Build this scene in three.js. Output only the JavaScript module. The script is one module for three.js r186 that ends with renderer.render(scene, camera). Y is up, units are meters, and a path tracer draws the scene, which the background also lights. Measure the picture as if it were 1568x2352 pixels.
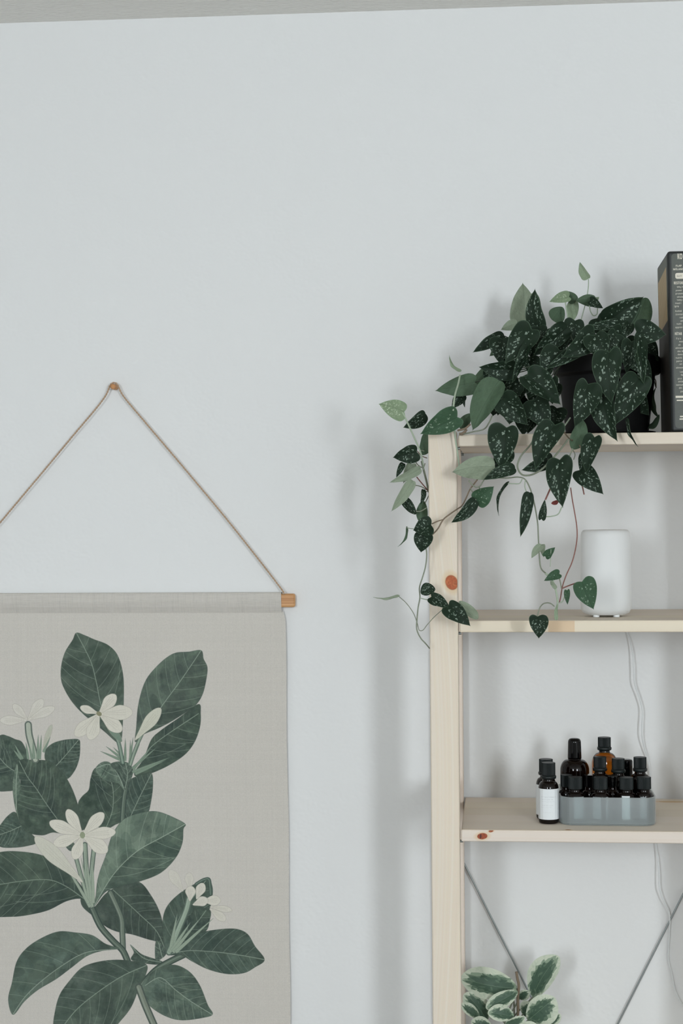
import * as THREE from 'three';
import { mergeGeometries, toCreasedNormals } from 'three/addons/utils/BufferGeometryUtils.js';
import { RoundedBoxGeometry } from 'three/addons/geometries/RoundedBoxGeometry.js';
import { RectAreaLightUniformsLib } from 'three/addons/lights/RectAreaLightUniformsLib.js';

// ------------------------------------------------------------------ camera, sky, light, exposure
const W = 1568, H = 2352, FPX = 3880;
const scene = new THREE.Scene();
const camera = new THREE.PerspectiveCamera(2 * Math.atan(H / 2 / FPX) * 180 / Math.PI, W / H, 0.05, 60);
camera.filmGauge = 24;
camera.position.set(0, 1.665, 2.915);
camera.rotation.order = 'YXZ';
camera.rotation.set(0.00224, 0.0941, -0.0077);
camera.focus = 2.66;
camera.userData.fStop = 5.6;
camera.updateMatrixWorld(true);
scene.add(camera);

const renderer = new THREE.WebGLRenderer({ antialias: true });
renderer.toneMapping = THREE.LinearToneMapping;
renderer.toneMappingExposure = 1.085;
renderer.shadowMap.enabled = true;

// overcast sky outside the two windows behind the camera
scene.background = new THREE.Color(0.80, 0.91, 1.0);
scene.backgroundIntensity = 4;

RectAreaLightUniformsLib.init();
const ROOM = { x0: -2.75, x1: 2.55, z0: 0, z1: 5.0, h: 2.536 };
const WINDOWS = [
  { x: 1.62, w: 0.54, y0: 1.38, y1: 2.50, power: 45 },
  { x: -1.12, w: 0.54, y0: 1.38, y1: 2.50, power: 31 },
];
for (const w of WINDOWS) {
  const l = new THREE.RectAreaLight(new THREE.Color(0.886, 0.945, 0.988), w.power, w.w - 0.1, w.y1 - w.y0 - 0.1);
  l.name = 'window_light';
  l.position.set(w.x, (w.y0 + w.y1) / 2, ROOM.z1 - 0.02);
  l.lookAt(w.x, (w.y0 + w.y1) / 2, 0);
  scene.add(l);
}

// ------------------------------------------------------------------ helpers
function rng(seed) { let s = seed >>> 0; return () => { s = (s + 0x6D2B79F5) >>> 0; let t = s; t = Math.imul(t ^ (t >>> 15), t | 1); t ^= t + Math.imul(t ^ (t >>> 7), t | 61); return ((t ^ (t >>> 14)) >>> 0) / 4294967296; }; }
const R = rng(20240117);
const rnd = (a, b) => a + (b - a) * R();
const V3 = (x, y, z) => new THREE.Vector3(x, y, z);
// the real point, on the upright plane at distance z from the wall, that the photograph shows at pixel (px, py)
const camQ = camera.quaternion.clone();
function at(px, py, z) {
  const d = V3((px - W / 2) / FPX, -(py - H / 2) / FPX, -1).applyQuaternion(camQ);
  return camera.position.clone().addScaledVector(d, (z - camera.position.z) / d.z);
}
const scaleAt = (z) => (camera.position.z - z) / FPX;          // metres per pixel on that plane

const used = new Map();
function numbered(name) { const n = used.get(name) || 0; used.set(name, n + 1); return n ? `${name}_${String(n).padStart(3, '0')}` : name; }
function thing(name, label, category, pos = [0, 0, 0], group) {
  const o = new THREE.Group(); o.name = numbered(name); o.position.set(...pos);
  o.userData = { label, category }; if (group) o.userData.group = group;
  scene.add(o); return o;
}
function mesh(name, geo, mat, parent) { const m = new THREE.Mesh(geo, mat); m.name = numbered(name); (parent || scene).add(m); return m; }
function struct(name, geo, mat, parent) { const m = mesh(name, geo, mat, parent); if (!parent) m.userData.kind = 'structure'; return m; }
function canvas(w, h) { const c = document.createElement('canvas'); c.width = w; c.height = h; return c; }
function tex(c, repeat = true) {
  const t = new THREE.CanvasTexture(c); t.colorSpace = THREE.SRGBColorSpace;
  t.wrapS = t.wrapT = repeat ? THREE.RepeatWrapping : THREE.ClampToEdgeWrapping; return t;
}
const css = (r, g, b, a = 1) => `rgba(${Math.round(r)},${Math.round(g)},${Math.round(b)},${a})`;
function box(w, h, d, x = 0, y = 0, z = 0) { const g = new THREE.BoxGeometry(w, h, d); g.translate(x, y, z); return g; }
function lathe(pts, seg = 40) { return new THREE.LatheGeometry(pts.map(([x, y]) => new THREE.Vector2(x, y)), seg); }
function noiseTexture(size, seed, layers) {                       // greyscale relief, repeats seamlessly
  const r = rng(seed), a = new Float32Array(size * size);
  for (const [cells, amp] of layers) {
    const g = new Float32Array(cells * cells).map(() => r());
    for (let y = 0; y < size; y++) for (let x = 0; x < size; x++) {
      const fx = x / size * cells, fy = y / size * cells, ix = Math.floor(fx), iy = Math.floor(fy);
      const s = (t) => t * t * (3 - 2 * t), u = s(fx - ix), v = s(fy - iy), q = (i, j) => g[((iy + j) % cells) * cells + (ix + i) % cells];
      a[y * size + x] += amp * ((q(0, 0) * (1 - u) + q(1, 0) * u) * (1 - v) + (q(0, 1) * (1 - u) + q(1, 1) * u) * v);
    }
  }
  const tot = layers.reduce((t, l) => t + l[1], 0), d = new Uint8Array(size * size * 4);
  for (let i = 0; i < size * size; i++) { const v = 255 * a[i] / tot; d[4 * i] = d[4 * i + 1] = d[4 * i + 2] = v; d[4 * i + 3] = 255; }
  const t = new THREE.DataTexture(d, size, size); t.wrapS = t.wrapT = THREE.RepeatWrapping; t.magFilter = THREE.LinearFilter; t.minFilter = THREE.LinearFilter; t.needsUpdate = true;
  return t;
}
// box mapping in metres, grain along the given axis; du, dv shift the piece on its board
function uvMetres(geo, grain = 'x', du = 0, dv = 0, tileU = 1, tileV = 1) {
  const g = geo.index ? geo.toNonIndexed() : geo, p = g.attributes.position, uv = new Float32Array(p.count * 2), a = V3(), b = V3(), c = V3();
  for (let i = 0; i < p.count; i += 3) {
    a.fromBufferAttribute(p, i); b.fromBufferAttribute(p, i + 1); c.fromBufferAttribute(p, i + 2);
    const n = b.clone().sub(a).cross(c.clone().sub(a)), ax = Math.abs(n.x), ay = Math.abs(n.y), az = Math.abs(n.z);
    for (let k = 0; k < 3; k++) {
      const q = [a, b, c][k]; let u, v;
      if (grain === 'x') { u = q.x; v = az >= ay && az >= ax ? q.y : q.z + 0.03; if (ax > ay && ax > az) u = q.y, v = q.z + 0.03; }
      else { u = q.y; v = az >= ax && az >= ay ? q.x : q.z + 0.06; if (ay > ax && ay > az) u = q.x, v = q.z + 0.06; }
      uv[2 * (i + k)] = (u + du) / tileU; uv[2 * (i + k) + 1] = (v + dv) / tileV;
    }
  }
  g.setAttribute('uv', new THREE.BufferAttribute(uv, 2)); return g;
}
function tube(points, r, seg = 6, per = 6) {
  const c = new THREE.CatmullRomCurve3(points, false, 'centripetal');
  return new THREE.TubeGeometry(c, Math.max(6, points.length * per), r, seg, false);
}

// ------------------------------------------------------------------ plain materials
const std = (o) => new THREE.MeshStandardMaterial(o), phys = (o) => new THREE.MeshPhysicalMaterial(o);
const wallBump = noiseTexture(512, 5, [[256, 1], [128, 0.8], [37, 0.5]]);
const wallPaint = (rep, c) => { const t = wallBump.clone(); t.repeat.set(...rep); t.needsUpdate = true; return std({ color: c, roughness: 0.85, bumpMap: t, bumpScale: 0.0006 }); };
const M = {
  wall: wallPaint([5, 3], new THREE.Color(0.785, 0.79, 0.785)),
  ceiling: std({ color: new THREE.Color(0.89, 0.875, 0.83), roughness: 0.9, bumpMap: (() => { const t = wallBump.clone(); t.repeat.set(4, 12); t.needsUpdate = true; return t; })(), bumpScale: 0.004 }),
  black: std({ color: new THREE.Color(0.012, 0.015, 0.015), roughness: 0.5 }),
  capBlack: phys({ color: new THREE.Color(0.010, 0.014, 0.014), roughness: 0.4, specularIntensity: 0.5 }),
  capGloss: phys({ color: new THREE.Color(0.0025, 0.0025, 0.0025), roughness: 0.09, specularIntensity: 0.6 }),
  potBlack: phys({ color: new THREE.Color(0.007, 0.007, 0.007), roughness: 0.6, specularIntensity: 0.3 }),
  steel: std({ color: new THREE.Color(0.30, 0.33, 0.33), roughness: 0.38, metalness: 0.85 }),
  whitePlastic: std({ color: new THREE.Color(0.80, 0.82, 0.82), roughness: 0.45 }),
  soil: std({ color: new THREE.Color(0.05, 0.035, 0.022), roughness: 1, bumpMap: wallBump, bumpScale: 0.004 }),
};

// ------------------------------------------------------------------ the room
{
  const { x0, x1, z1, h } = ROOM, t = 0.15, wx = x1 - x0 + 2 * t, cx = (x0 + x1) / 2, dz = z1 + 2 * t;
  struct('wall_back', box(wx, h + 2 * t, t, cx, h / 2, -t / 2), M.wall);
  struct('wall_left', box(t, h + 2 * t, dz, x0 - t / 2, h / 2, z1 / 2), M.wall);
  struct('wall_right', box(t, h + 2 * t, dz, x1 + t / 2, h / 2, z1 / 2), M.wall);
  { const g = box(wx, t, dz, cx - 0.45, t / 2, z1 / 2); g.rotateZ(-0.0032); g.translate(0.45, h, 0); struct('ceiling', g, M.ceiling); }   // not quite level
  // wall with the two window openings, behind the camera
  const xs = [x0 - t, WINDOWS[1].x - WINDOWS[1].w / 2, WINDOWS[1].x + WINDOWS[1].w / 2, WINDOWS[0].x - WINDOWS[0].w / 2, WINDOWS[0].x + WINDOWS[0].w / 2, x1 + t], parts = [];
  for (let i = 0; i < 5; i++) {
    const w = xs[i + 1] - xs[i], c = (xs[i] + xs[i + 1]) / 2;
    if (i % 2 === 0) parts.push(box(w, h + 2 * t, t, c, h / 2, z1 + t / 2));
    else { const q = WINDOWS[0]; parts.push(box(w, q.y0 + t, t, c, (q.y0 - t) / 2, z1 + t / 2), box(w, h + t - q.y1, t, c, (q.y1 + h + t) / 2, z1 + t / 2)); }
  }
  struct('wall_front', mergeGeometries(parts), wallPaint([5, 3], new THREE.Color(0.5, 0.5, 0.49)));
  const frameMat = std({ color: new THREE.Color(0.8, 0.8, 0.78), roughness: 0.5 }), glass = phys({ color: 0xffffff, transmission: 1, roughness: 0.02, thickness: 0, ior: 1.5 });
  WINDOWS.forEach((w, i) => {
    const g = new THREE.Group(); g.name = `window_${i + 1}`; g.userData.kind = 'structure'; g.position.set(w.x, (w.y0 + w.y1) / 2, z1 + 0.08); scene.add(g);
    const hh = w.y1 - w.y0, f = 0.05;
    mesh('window_frame', mergeGeometries([box(w.w, f, 0.06, 0, hh / 2 - f / 2, 0), box(w.w, f, 0.06, 0, -hh / 2 + f / 2, 0), box(f, hh - 2 * f, 0.06, -w.w / 2 + f / 2, 0, 0), box(f, hh - 2 * f, 0.06, w.w / 2 - f / 2, 0, 0)]), frameMat, g);
    mesh('pane', box(w.w - 2 * f, hh - 2 * f, 0.004), glass, g);
    mesh('window_sill', box(w.w + 0.1, 0.03, 0.12, 0, -hh / 2 - 0.016, -0.14), frameMat, g);
  });
  // oak floor, never in view from the photograph's camera
  const c = canvas(1024, 1024), k = c.getContext('2d'), r = rng(9);
  for (let i = 0; i < 8; i++) { const v = 0.9 + 0.2 * r(); k.fillStyle = css(150 * v, 144 * v, 138 * v); k.fillRect(0, i * 128, 1024, 126); for (let j = 0; j < 90; j++) { k.strokeStyle = css(100, 92, 84, 0.05 + 0.08 * r()); k.beginPath(); const y = i * 128 + r() * 124; k.moveTo(r() * 1024, y); k.lineTo(r() * 1024, y + 4 * r()); k.stroke(); } }
  const t2 = tex(c); t2.repeat.set(4, 4);
  struct('floor', box(wx, t, dz, cx, -t / 2, z1 / 2), std({ map: t2, roughness: 0.5 }));
}

// ------------------------------------------------------------------ pine
function pineCanvas(w, h, pxPerM, seed, opt = {}) {
  const c = canvas(w, h), k = c.getContext('2d'), r = rng(seed);
  k.fillStyle = css(225, 213, 197); k.fillRect(0, 0, w, h);
  const stave = (opt.stave || 10) * pxPerM;
  for (let y = 0; y < h; y += stave) {
    const v = 0.965 + 0.06 * r(), warm = 0.97 + 0.06 * r();
    k.fillStyle = css(226 * v, 213 * v, 197 * v * (2 - warm), 0.8); k.fillRect(0, y, w, stave);
    const cy = y + stave * (0.2 + 0.6 * r());
    for (let i = 0; i < stave / pxPerM * 1000 * 0.9; i++) {
      const yy = y + r() * stave, a = 0.02 + 0.075 * r() * r(), wob = (r() - 0.5) * 5, dark = r() < 0.65;
      k.strokeStyle = dark ? css(196, 162, 126, a) : css(244, 236, 222, a); k.lineWidth = 0.6 + 2.0 * r();
      k.beginPath(); k.moveTo(-5, yy); k.bezierCurveTo(w * 0.3, yy + wob, w * 0.6, yy - wob + (yy - cy) * 0.05, w + 5, yy + wob * 0.4); k.stroke();
    }
    if (opt.stave) { k.strokeStyle = css(170, 135, 95, 0.35); k.lineWidth = 1; k.beginPath(); k.moveTo(0, y); k.lineTo(w, y); k.stroke(); }
  }
  for (const q of opt.patches || []) { k.fillStyle = css(...q.c); k.fillRect(q.x * pxPerM, h - (q.y + q.h) * pxPerM, q.w * pxPerM, q.h * pxPerM); }
  for (const q of opt.knots || []) {                                  // x, y in metres from the lower left corner of the sheet
    const x = q.x * pxPerM, y = h - q.y * pxPerM, rx = q.rx * pxPerM, ry = q.ry * pxPerM;
    k.save(); k.translate(x, y); k.rotate(q.turn || 0);
    for (let i = 7; i >= 1; i--) { k.fillStyle = css(214, 160, 112, 0.07); k.beginPath(); k.ellipse(0, 0, rx * (1 + i * 0.13), ry * (1 + i * 0.10), 0, 0, 7); k.fill(); }
    k.fillStyle = css(...(q.c || [178, 92, 48])); k.beginPath(); k.ellipse(0, 0, rx, ry, 0, 0, 7); k.fill();
    for (let i = 0; i < (q.soft ? 0 : 40); i++) { const s = Math.sqrt(r()) * 0.92, a = r() * 6.28; k.fillStyle = r() < 0.5 ? css(130, 62, 30, 0.35) : css(205, 125, 72, 0.4); k.beginPath(); k.ellipse(Math.cos(a) * s * rx, Math.sin(a) * s * ry, rx * 0.14, ry * 0.12, 0, 0, 7); k.fill(); }
    if (!q.soft) k.strokeStyle = css(125, 55, 25, 0.55); else k.strokeStyle = css(190, 150, 104, 0.4); k.lineWidth = Math.max(1, rx * 0.10); k.beginPath(); k.ellipse(0, 0, rx, ry, 0, 0, 7); k.stroke();
    if (q.split) { k.fillStyle = css(70, 25, 14, 0.85); k.beginPath(); k.ellipse(-rx * 0.35, 0, rx * 0.2, ry * 0.8, 0.2, 0, 7); k.fill(); }
    k.restore();
  }
  return c;
}
const pineMat = (c) => std({ map: tex(c), roughness: 0.62 });

// ------------------------------------------------------------------ shelving unit
const ZF = 0.315, ZB = 0.015, POST_W = 0.044, POST_D = 0.032;
const postX = at(1053.2, 1600, ZF).x - POST_W;                       // left edge of the left posts
const innerX = postX + POST_W, shelfW = 0.418, rightX = innerX + shelfW + 0.003;
const shelfTop = [at(1250, 996, ZF).y, at(1300, 1425, ZF).y, at(1300, 1908, ZF).y];
shelfTop.push(shelfTop[2] - 14 * 0.032);
const SH = 0.0182;
const unit = thing('shelving_unit', 'narrow open pine shelving unit with square posts and a steel cross brace', 'shelves', [postX, 0, 0]);
{
  const topY = at(1000, 990, ZF).y, lx = (x) => x - postX;
  const knotY = at(1037, 1338, ZF).y, knotX = at(1037, 1338, ZF).x - postX;
  const pc = pineCanvas(2048, 256, 1024, 21, { knots: [
    { x: knotY, y: knotX, rx: 0.0112, ry: 0.0090, turn: 0.35, c: [176, 88, 46] },
    { x: at(1055, 1350, ZF).y, y: 0.06 + ZF - POST_D * 0.5, rx: 0.006, ry: 0.006, c: [212, 160, 118], soft: true },
    { x: at(1040, 1060, ZF).y, y: 0.05, rx: 0.004, ry: 0.003, c: [216, 186, 152], soft: true } ] });
  const postMat = pineMat(pc);
  const post = (x, z) => { const g = new RoundedBoxGeometry(POST_W, topY, POST_D, 3, 0.0028); g.translate(x + POST_W / 2, topY / 2, z + POST_D / 2); return g; };
  const plain = pineMat(pineCanvas(2048, 512, 1024, 22));
  mesh('post', uvMetres(post(0, ZF - POST_D), 'y', 0, 0, 2, 0.25), postMat, unit);
  mesh('post', uvMetres(post(0, ZB), 'y', 0.3, 0.11, 2, 0.5), plain, unit);
  mesh('post', uvMetres(post(lx(rightX), ZF - POST_D), 'y', 0.1, 0.21, 2, 0.5), plain, unit);
  mesh('post', uvMetres(post(lx(rightX), ZB), 'y', 0.7, 0.33, 2, 0.5), plain, unit);
  for (const x of [POST_W / 2, lx(rightX) + POST_W / 2]) for (const y of [topY - 0.06, 1.20, 0.2]) {
    const g = new RoundedBoxGeometry(0.018, 0.044, ZF - ZB - 2 * POST_D, 2, 0.002); g.translate(x, y, (ZF + ZB) / 2); mesh('rail', uvMetres(g, 'x', 0.2, y, 1, 0.5), plain, unit);
  }
  const boards = [
    { seed: 31, patches: [] },
    { seed: 32, patches: [{ x: 0.135, y: 0, w: 0.040, h: 0.021, c: [206, 164, 118, 0.45] }] },
    { seed: 33, knots: [{ x: at(1104, 1924, ZF).x - innerX, y: 0.0085, rx: 0.0075, ry: 0.0045, turn: -0.1, c: [150, 66, 36], split: true }, { x: at(1124, 1910, ZF).x - innerX, y: 0.0165, rx: 0.0035, ry: 0.0016, turn: -0.2, c: [150, 82, 50] }, { x: 0.135, y: 0.03 + 0.16, rx: 0.010, ry: 0.002, c: [206, 178, 134], soft: true }, { x: 0.163, y: 0.03 + ZF - 0.008, rx: 0.004, ry: 0.0025, c: [170, 112, 66] }, { x: 0.345, y: 0.03 + 0.045, rx: 0.02, ry: 0.006, c: [214, 186, 142], soft: true }] },
    { seed: 34 },
  ];
  boards.forEach((b, i) => {
    const g = new RoundedBoxGeometry(shelfW - 0.002, SH, ZF - ZB, 3, 0.0022); g.translate((shelfW - 0.002) / 2, SH / 2, (ZF + ZB) / 2);
    const u = uvMetres(g, 'x', 0, 0, 0.5, 0.4); u.translate(lx(innerX) + 0.0022, shelfTop[i] - SH, 0);
    mesh('shelf_board', u, pineMat(pineCanvas(1024, 819, 2048, b.seed, { stave: 0.0615, ...b })), unit);
    for (const [x, z] of [[lx(innerX), ZF - POST_D / 2], [lx(innerX), ZB + POST_D / 2], [lx(rightX), ZF - POST_D / 2], [lx(rightX), ZB + POST_D / 2]]) {
      const p = new THREE.CylinderGeometry(0.0022, 0.0022, 0.009, 12); p.rotateZ(Math.PI / 2); p.translate(x, shelfTop[i] - SH - 0.0023, z); mesh('shelf_pin', p, M.steel, unit);
    }
  });
  // crossed bracing rods behind the posts
  const zr = 0.0105, a = at(1066, 1984, zr), b = at(1210, 2270, zr), dir = b.clone().sub(a).normalize(), a2 = at(1568, 2056, zr), b2 = at(1424, 2342, zr), dir2 = b2.clone().sub(a2).normalize();
  const rod = (p, d, len, back, z) => { const s = p.clone().addScaledVector(d, -back), e = p.clone().addScaledVector(d, len); s.x -= postX; e.x -= postX; s.z = e.z = z; return tube([s, s.clone().lerp(e, 0.5), e], 0.0016, 10, 2); };
  mesh('brace_rod', rod(a, dir, 0.80, 0.03, 0.0118), M.steel, unit);
  mesh('brace_rod', rod(a2, dir2, 0.70, 0.12, 0.0078), M.steel, unit);
}

// ------------------------------------------------------------------ wall hanging: print on linen
const SCR = 0.0085;                                                    // distance of the cloth from the wall
{
  const tl = at(-158, 1406, SCR), tr = at(648, 1406, SCR), cy = at(262, 1362, SCR);
  const hang = thing('wall_hanging', 'linen wall hanging printed with a white-flowered leafy branch, hung by twine from a peg', 'wall hanging', [at(262, 1380, SCR).x, tr.y, 0]);
  const ox = hang.position.x, oy = hang.position.y, fx0 = tl.x, fx1 = at(660, 1900, SCR).x, len = 0.78, S = 2590;
  const cw = Math.ceil((fx1 - fx0) * S), ch = Math.ceil(len * S);
  const c = canvas(cw, ch), k = c.getContext('2d'), r = rng(77);
  const P = (px, py) => { const q = at(px, py, SCR); return [(q.x - fx0) * S, (oy - q.y) * S]; };
  const z1 = (a) => a.map(([x, y]) => P(x / 2.306, 1340 + y / 2.306)), z2 = (a) => a.map(([x, y]) => P(x / 2.306, 1840 + y / 2.306)), z3 = (a) => a.map(([x, y]) => P(x / 4.612, 1580 + y / 4.612));
  k.fillStyle = css(204, 199, 191); k.fillRect(0, 0, cw, ch);
  const smooth = (pts, closed) => {
    k.beginPath(); const n = pts.length, g = (i) => closed ? pts[(i + n) % n] : pts[Math.max(0, Math.min(n - 1, i))];
    k.moveTo(...g(0));
    for (let i = 0; i < (closed ? n : n - 1); i++) { const a = g(i - 1), b = g(i), d = g(i + 1), e = g(i + 2); k.bezierCurveTo(b[0] + (d[0] - a[0]) / 6, b[1] + (d[1] - a[1]) / 6, d[0] - (e[0] - b[0]) / 6, d[1] - (e[1] - b[1]) / 6, d[0], d[1]); }
    if (closed) k.closePath();
  };
  const along = (pts, t) => { const L = []; let s = 0; for (let i = 1; i < pts.length; i++) { s += Math.hypot(pts[i][0] - pts[i - 1][0], pts[i][1] - pts[i - 1][1]); L.push(s); } let d = t * s, i = 0; while (i < L.length - 1 && L[i] < d) i++; const p = i ? L[i - 1] : 0, f = (d - p) / (L[i] - p || 1), A = pts[i], B = pts[i + 1]; return { x: A[0] + (B[0] - A[0]) * f, y: A[1] + (B[1] - A[1]) * f, dx: (B[0] - A[0]) / (L[i] - p || 1), dy: (B[1] - A[1]) / (L[i] - p || 1), len: s }; };
  const mix = (a, b, t) => a.map((v, i) => v + (b[i] - v) * t);
  const DK = [64, 78, 69], MD = [94, 108, 96], LT = [121, 137, 121];
  function leaf(out, mid, base, opt = {}) {
    k.save(); smooth(out, true); k.fillStyle = css(...base); k.fill(); k.clip();
    // one half deeper in colour, as the print has it
    const e = mid[0], f = mid[mid.length - 1], nx = -(f[1] - e[1]), ny = f[0] - e[0];
    if (opt.half) for (let i = 0; i < 1; i++) { const s = opt.half > 0 ? 1 : -1; smooth(mid); k.lineTo(f[0] + nx * s, f[1] + ny * s); k.lineTo(e[0] + nx * s, e[1] + ny * s); k.closePath(); k.fillStyle = css(...DK, Math.abs(opt.half)); k.fill(); }
    const m0 = along(mid, 0), L = m0.len;
    for (let i = 0; i < 260; i++) {                                   // hatched engraving strokes
      const t = r(), m = along(mid, t), s = r() < 0.5 ? -1 : 1, d = r() * L * 0.45, px = -m.dy * s, py = m.dx * s;
      const x = m.x + px * d - m.dx * d * 0.6, y = m.y + py * d - m.dy * d * 0.6, q = L * (0.03 + 0.07 * r());
      k.strokeStyle = r() < 0.55 ? css(...mix(base, [34, 52, 50], 0.7), 0.10 + 0.14 * r()) : css(...mix(base, [150, 172, 152], 0.6), 0.08 + 0.12 * r());
      k.lineWidth = 2 + 7 * r(); k.lineCap = 'round'; k.beginPath(); k.moveTo(x, y); k.lineTo(x + (px * 0.75 - m.dx * 0.8) * q, y + (py * 0.75 - m.dy * 0.8) * q); k.stroke();
    }
    for (let i = 0; i < 420; i++) { const m = along(mid, r()), s = r() < 0.5 ? -1 : 1, d = L * 0.5 * r(), q = L * (0.010 + 0.045 * r()); k.fillStyle = r() < 0.55 ? css(...mix(base, [36, 48, 46], 0.75), 0.13) : css(...mix(base, [150, 168, 152], 0.5), 0.10); k.beginPath(); k.ellipse(m.x - m.dy * s * d, m.y + m.dx * s * d, q * 1.8, q, r() * 3, 0, 7); k.fill(); }
    for (let i = 0; i < 16; i++) { const m = along(mid, 0.1 + 0.85 * r()), s = r() < 0.5 ? -1 : 1, d = L * (0.02 + 0.24 * r()); k.fillStyle = css(...mix(base, [38, 50, 46], 0.85), 0.17); k.beginPath(); k.ellipse(m.x - m.dy * s * d, m.y + m.dx * s * d, L * 0.14, L * 0.05, Math.atan2(m.dx * s - m.dy, -m.dy * s - m.dx), 0, 7); k.fill(); }
    const vc = mix(base, [184, 198, 180], opt.vein ?? 0.58);
    k.strokeStyle = css(...vc, 0.9); k.lineWidth = 3.4; smooth(mid); k.stroke();
    const n = opt.n || 6;
    for (let i = 0; i < n; i++) for (const s of [-1, 1]) {
      const m = along(mid, Math.min(0.97, 0.16 + 0.8 * (i + (s > 0 ? 0.35 : 0)) / n)), q = L * 0.34, px = -m.dy * s, py = m.dx * s;
      k.strokeStyle = css(...vc, 0.62); k.lineWidth = 1.9; k.beginPath(); k.moveTo(m.x, m.y); k.quadraticCurveTo(m.x + px * q * 0.55 - m.dx * q * 0.35, m.y + py * q * 0.55 - m.dy * q * 0.35, m.x + px * q - m.dx * q * 1.15, m.y + py * q - m.dy * q * 1.15); k.stroke();
    }
    k.restore();
    k.save(); smooth(out, true); k.strokeStyle = css(62, 72, 66, 0.4); k.lineWidth = 2.2; k.stroke(); k.restore();
  }
  function stem(pts, w, col) { k.lineCap = 'round'; k.lineJoin = 'round'; smooth(pts); k.strokeStyle = css(...mix(col, [40, 55, 52], 0.55)); k.lineWidth = w; k.stroke(); smooth(pts); k.strokeStyle = css(...col); k.lineWidth = w * 0.62; k.stroke(); smooth(pts.map(([x, y]) => [x - w * 0.14, y])); k.strokeStyle = css(...mix(col, [190, 200, 186], 0.35), 0.7); k.lineWidth = w * 0.22; k.stroke(); }
  function petal(a, b, w, col, op = 1) {                             // a: at the flower's eye, b: tip
    const dx = b[0] - a[0], dy = b[1] - a[1], pt = (t, s) => [a[0] + dx * t - dy * w * s, a[1] + dy * t + dx * w * s];
    const o = [pt(0, 0), pt(0.3, 0.55), pt(0.62, 1), pt(0.88, 0.7), pt(1, 0.08), pt(0.9, -0.62), pt(0.62, -1), pt(0.3, -0.55)];
    smooth(o, true); k.globalAlpha = op; k.fillStyle = css(...col); k.fill(); k.strokeStyle = css(160, 154, 140, 0.55); k.lineWidth = 1.8; k.stroke();
    for (const s of [-0.35, 0, 0.35]) { k.strokeStyle = css(160, 156, 140, 0.35); k.lineWidth = 1.6; k.beginPath(); k.moveTo(...pt(0.12, s * 0.4)); k.lineTo(...pt(0.8, s)); k.stroke(); }
    k.globalAlpha = 1;
  }
  const CREAM = [215, 211, 198];
  const spikes = (list, w, col) => { for (const [a, b] of list) { const dx = b[0] - a[0], dy = b[1] - a[1], l = Math.hypot(dx, dy); k.fillStyle = css(...col); k.strokeStyle = css(80, 96, 84, 0.4); k.lineWidth = 1.3; k.beginPath(); k.moveTo(a[0] - dy / l * w, a[1] + dx / l * w); k.quadraticCurveTo(a[0] + dx * 0.5 - dy / l * w, a[1] + dy * 0.5 + dx / l * w, b[0], b[1]); k.quadraticCurveTo(a[0] + dx * 0.5 + dy / l * w, a[1] + dy * 0.5 - dx / l * w, a[0] + dy / l * w, a[1] - dx / l * w); k.closePath(); k.fill(); k.stroke(); } };
  const pair = (f, ...q) => q.map(([x0, y0, x1, y1]) => f([[x0, y0], [x1, y1]]));

  // back to front
  leaf(z1([[1050, 640], [1062, 690], [1058, 760], [1030, 840], [980, 905], [900, 960], [810, 1002], [730, 1024], [712, 1000], [760, 930], [800, 830], [850, 780], [950, 710]]), z1([[1050, 690], [850, 825], [770, 900], [715, 995]]), mix(DK, MD, 0.35), { half: 0.3 });
  leaf(z1([[1065, 355], [1000, 362], [930, 368], [880, 395], [830, 440], [780, 500], [750, 570], [730, 660], [722, 760], [716, 840], [760, 800], [830, 770], [900, 735], [980, 685], [1040, 640], [1075, 580], [1095, 490], [1097, 440], [1078, 400]]), z1([[1065, 355], [960, 510], [850, 660], [735, 840]]), MD, { half: -0.25 });
  leaf(z1([[405, 262], [385, 300], [345, 365], [325, 440], [325, 510], [345, 565], [385, 630], [440, 690], [500, 740], [560, 790], [620, 842], [642, 830], [650, 740], [656, 560], [648, 460], [620, 375], [570, 325], [500, 297], [450, 275]]), z1([[405, 262], [480, 410], [510, 520], [540, 660], [600, 790]]), mix(DK, MD, 0.75), { half: 0.2 });
  leaf(z1([[0, 805], [40, 808], [80, 825], [120, 845], [150, 930], [120, 1000], [80, 1085], [40, 1100], [-30, 1090], [-90, 1000], [-80, 860]]), z1([[-60, 850], [30, 960], [90, 1000]]), mix(DK, MD, 0.5), {});
  leaf(z3([[485, 660], [540, 600], [620, 565], [730, 545], [835, 548], [848, 620], [840, 740], [800, 860], [720, 960], [640, 940], [560, 860], [480, 760]]), z3([[835, 548], [690, 720], [590, 830]]), mix(DK, MD, 0.6), { half: -0.2 });
  leaf(z2([[0, 130], [40, 80], [80, 58], [110, 110], [160, 165], [200, 215], [140, 238], [60, 246], [0, 240], [-50, 200]]), z2([[-40, 190], [50, 160], [120, 128]]), mix(DK, MD, 0.55), {});
  leaf(z1([[690, 1040], [740, 1018], [800, 1005], [809, 1070], [798, 1160], [780, 1220], [720, 1270], [650, 1310], [640, 1200], [670, 1090]]), z1([[800, 1010], [740, 1130], [665, 1290]]), mix(DK, MD, 0.55), { half: 0.3 });
  leaf(z3([[1010, 850], [960, 960], [940, 1080], [870, 1150], [828, 1230], [850, 1380], [880, 1500], [1000, 1470], [1130, 1490], [1220, 1450], [1310, 1390], [1330, 1200], [1335, 1080], [1280, 950], [1150, 850]]), z3([[1040, 800], [1180, 1000], [1195, 1270], [1120, 1490]]), mix(DK, MD, 0.35), { half: 0.2, n: 5 });
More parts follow.
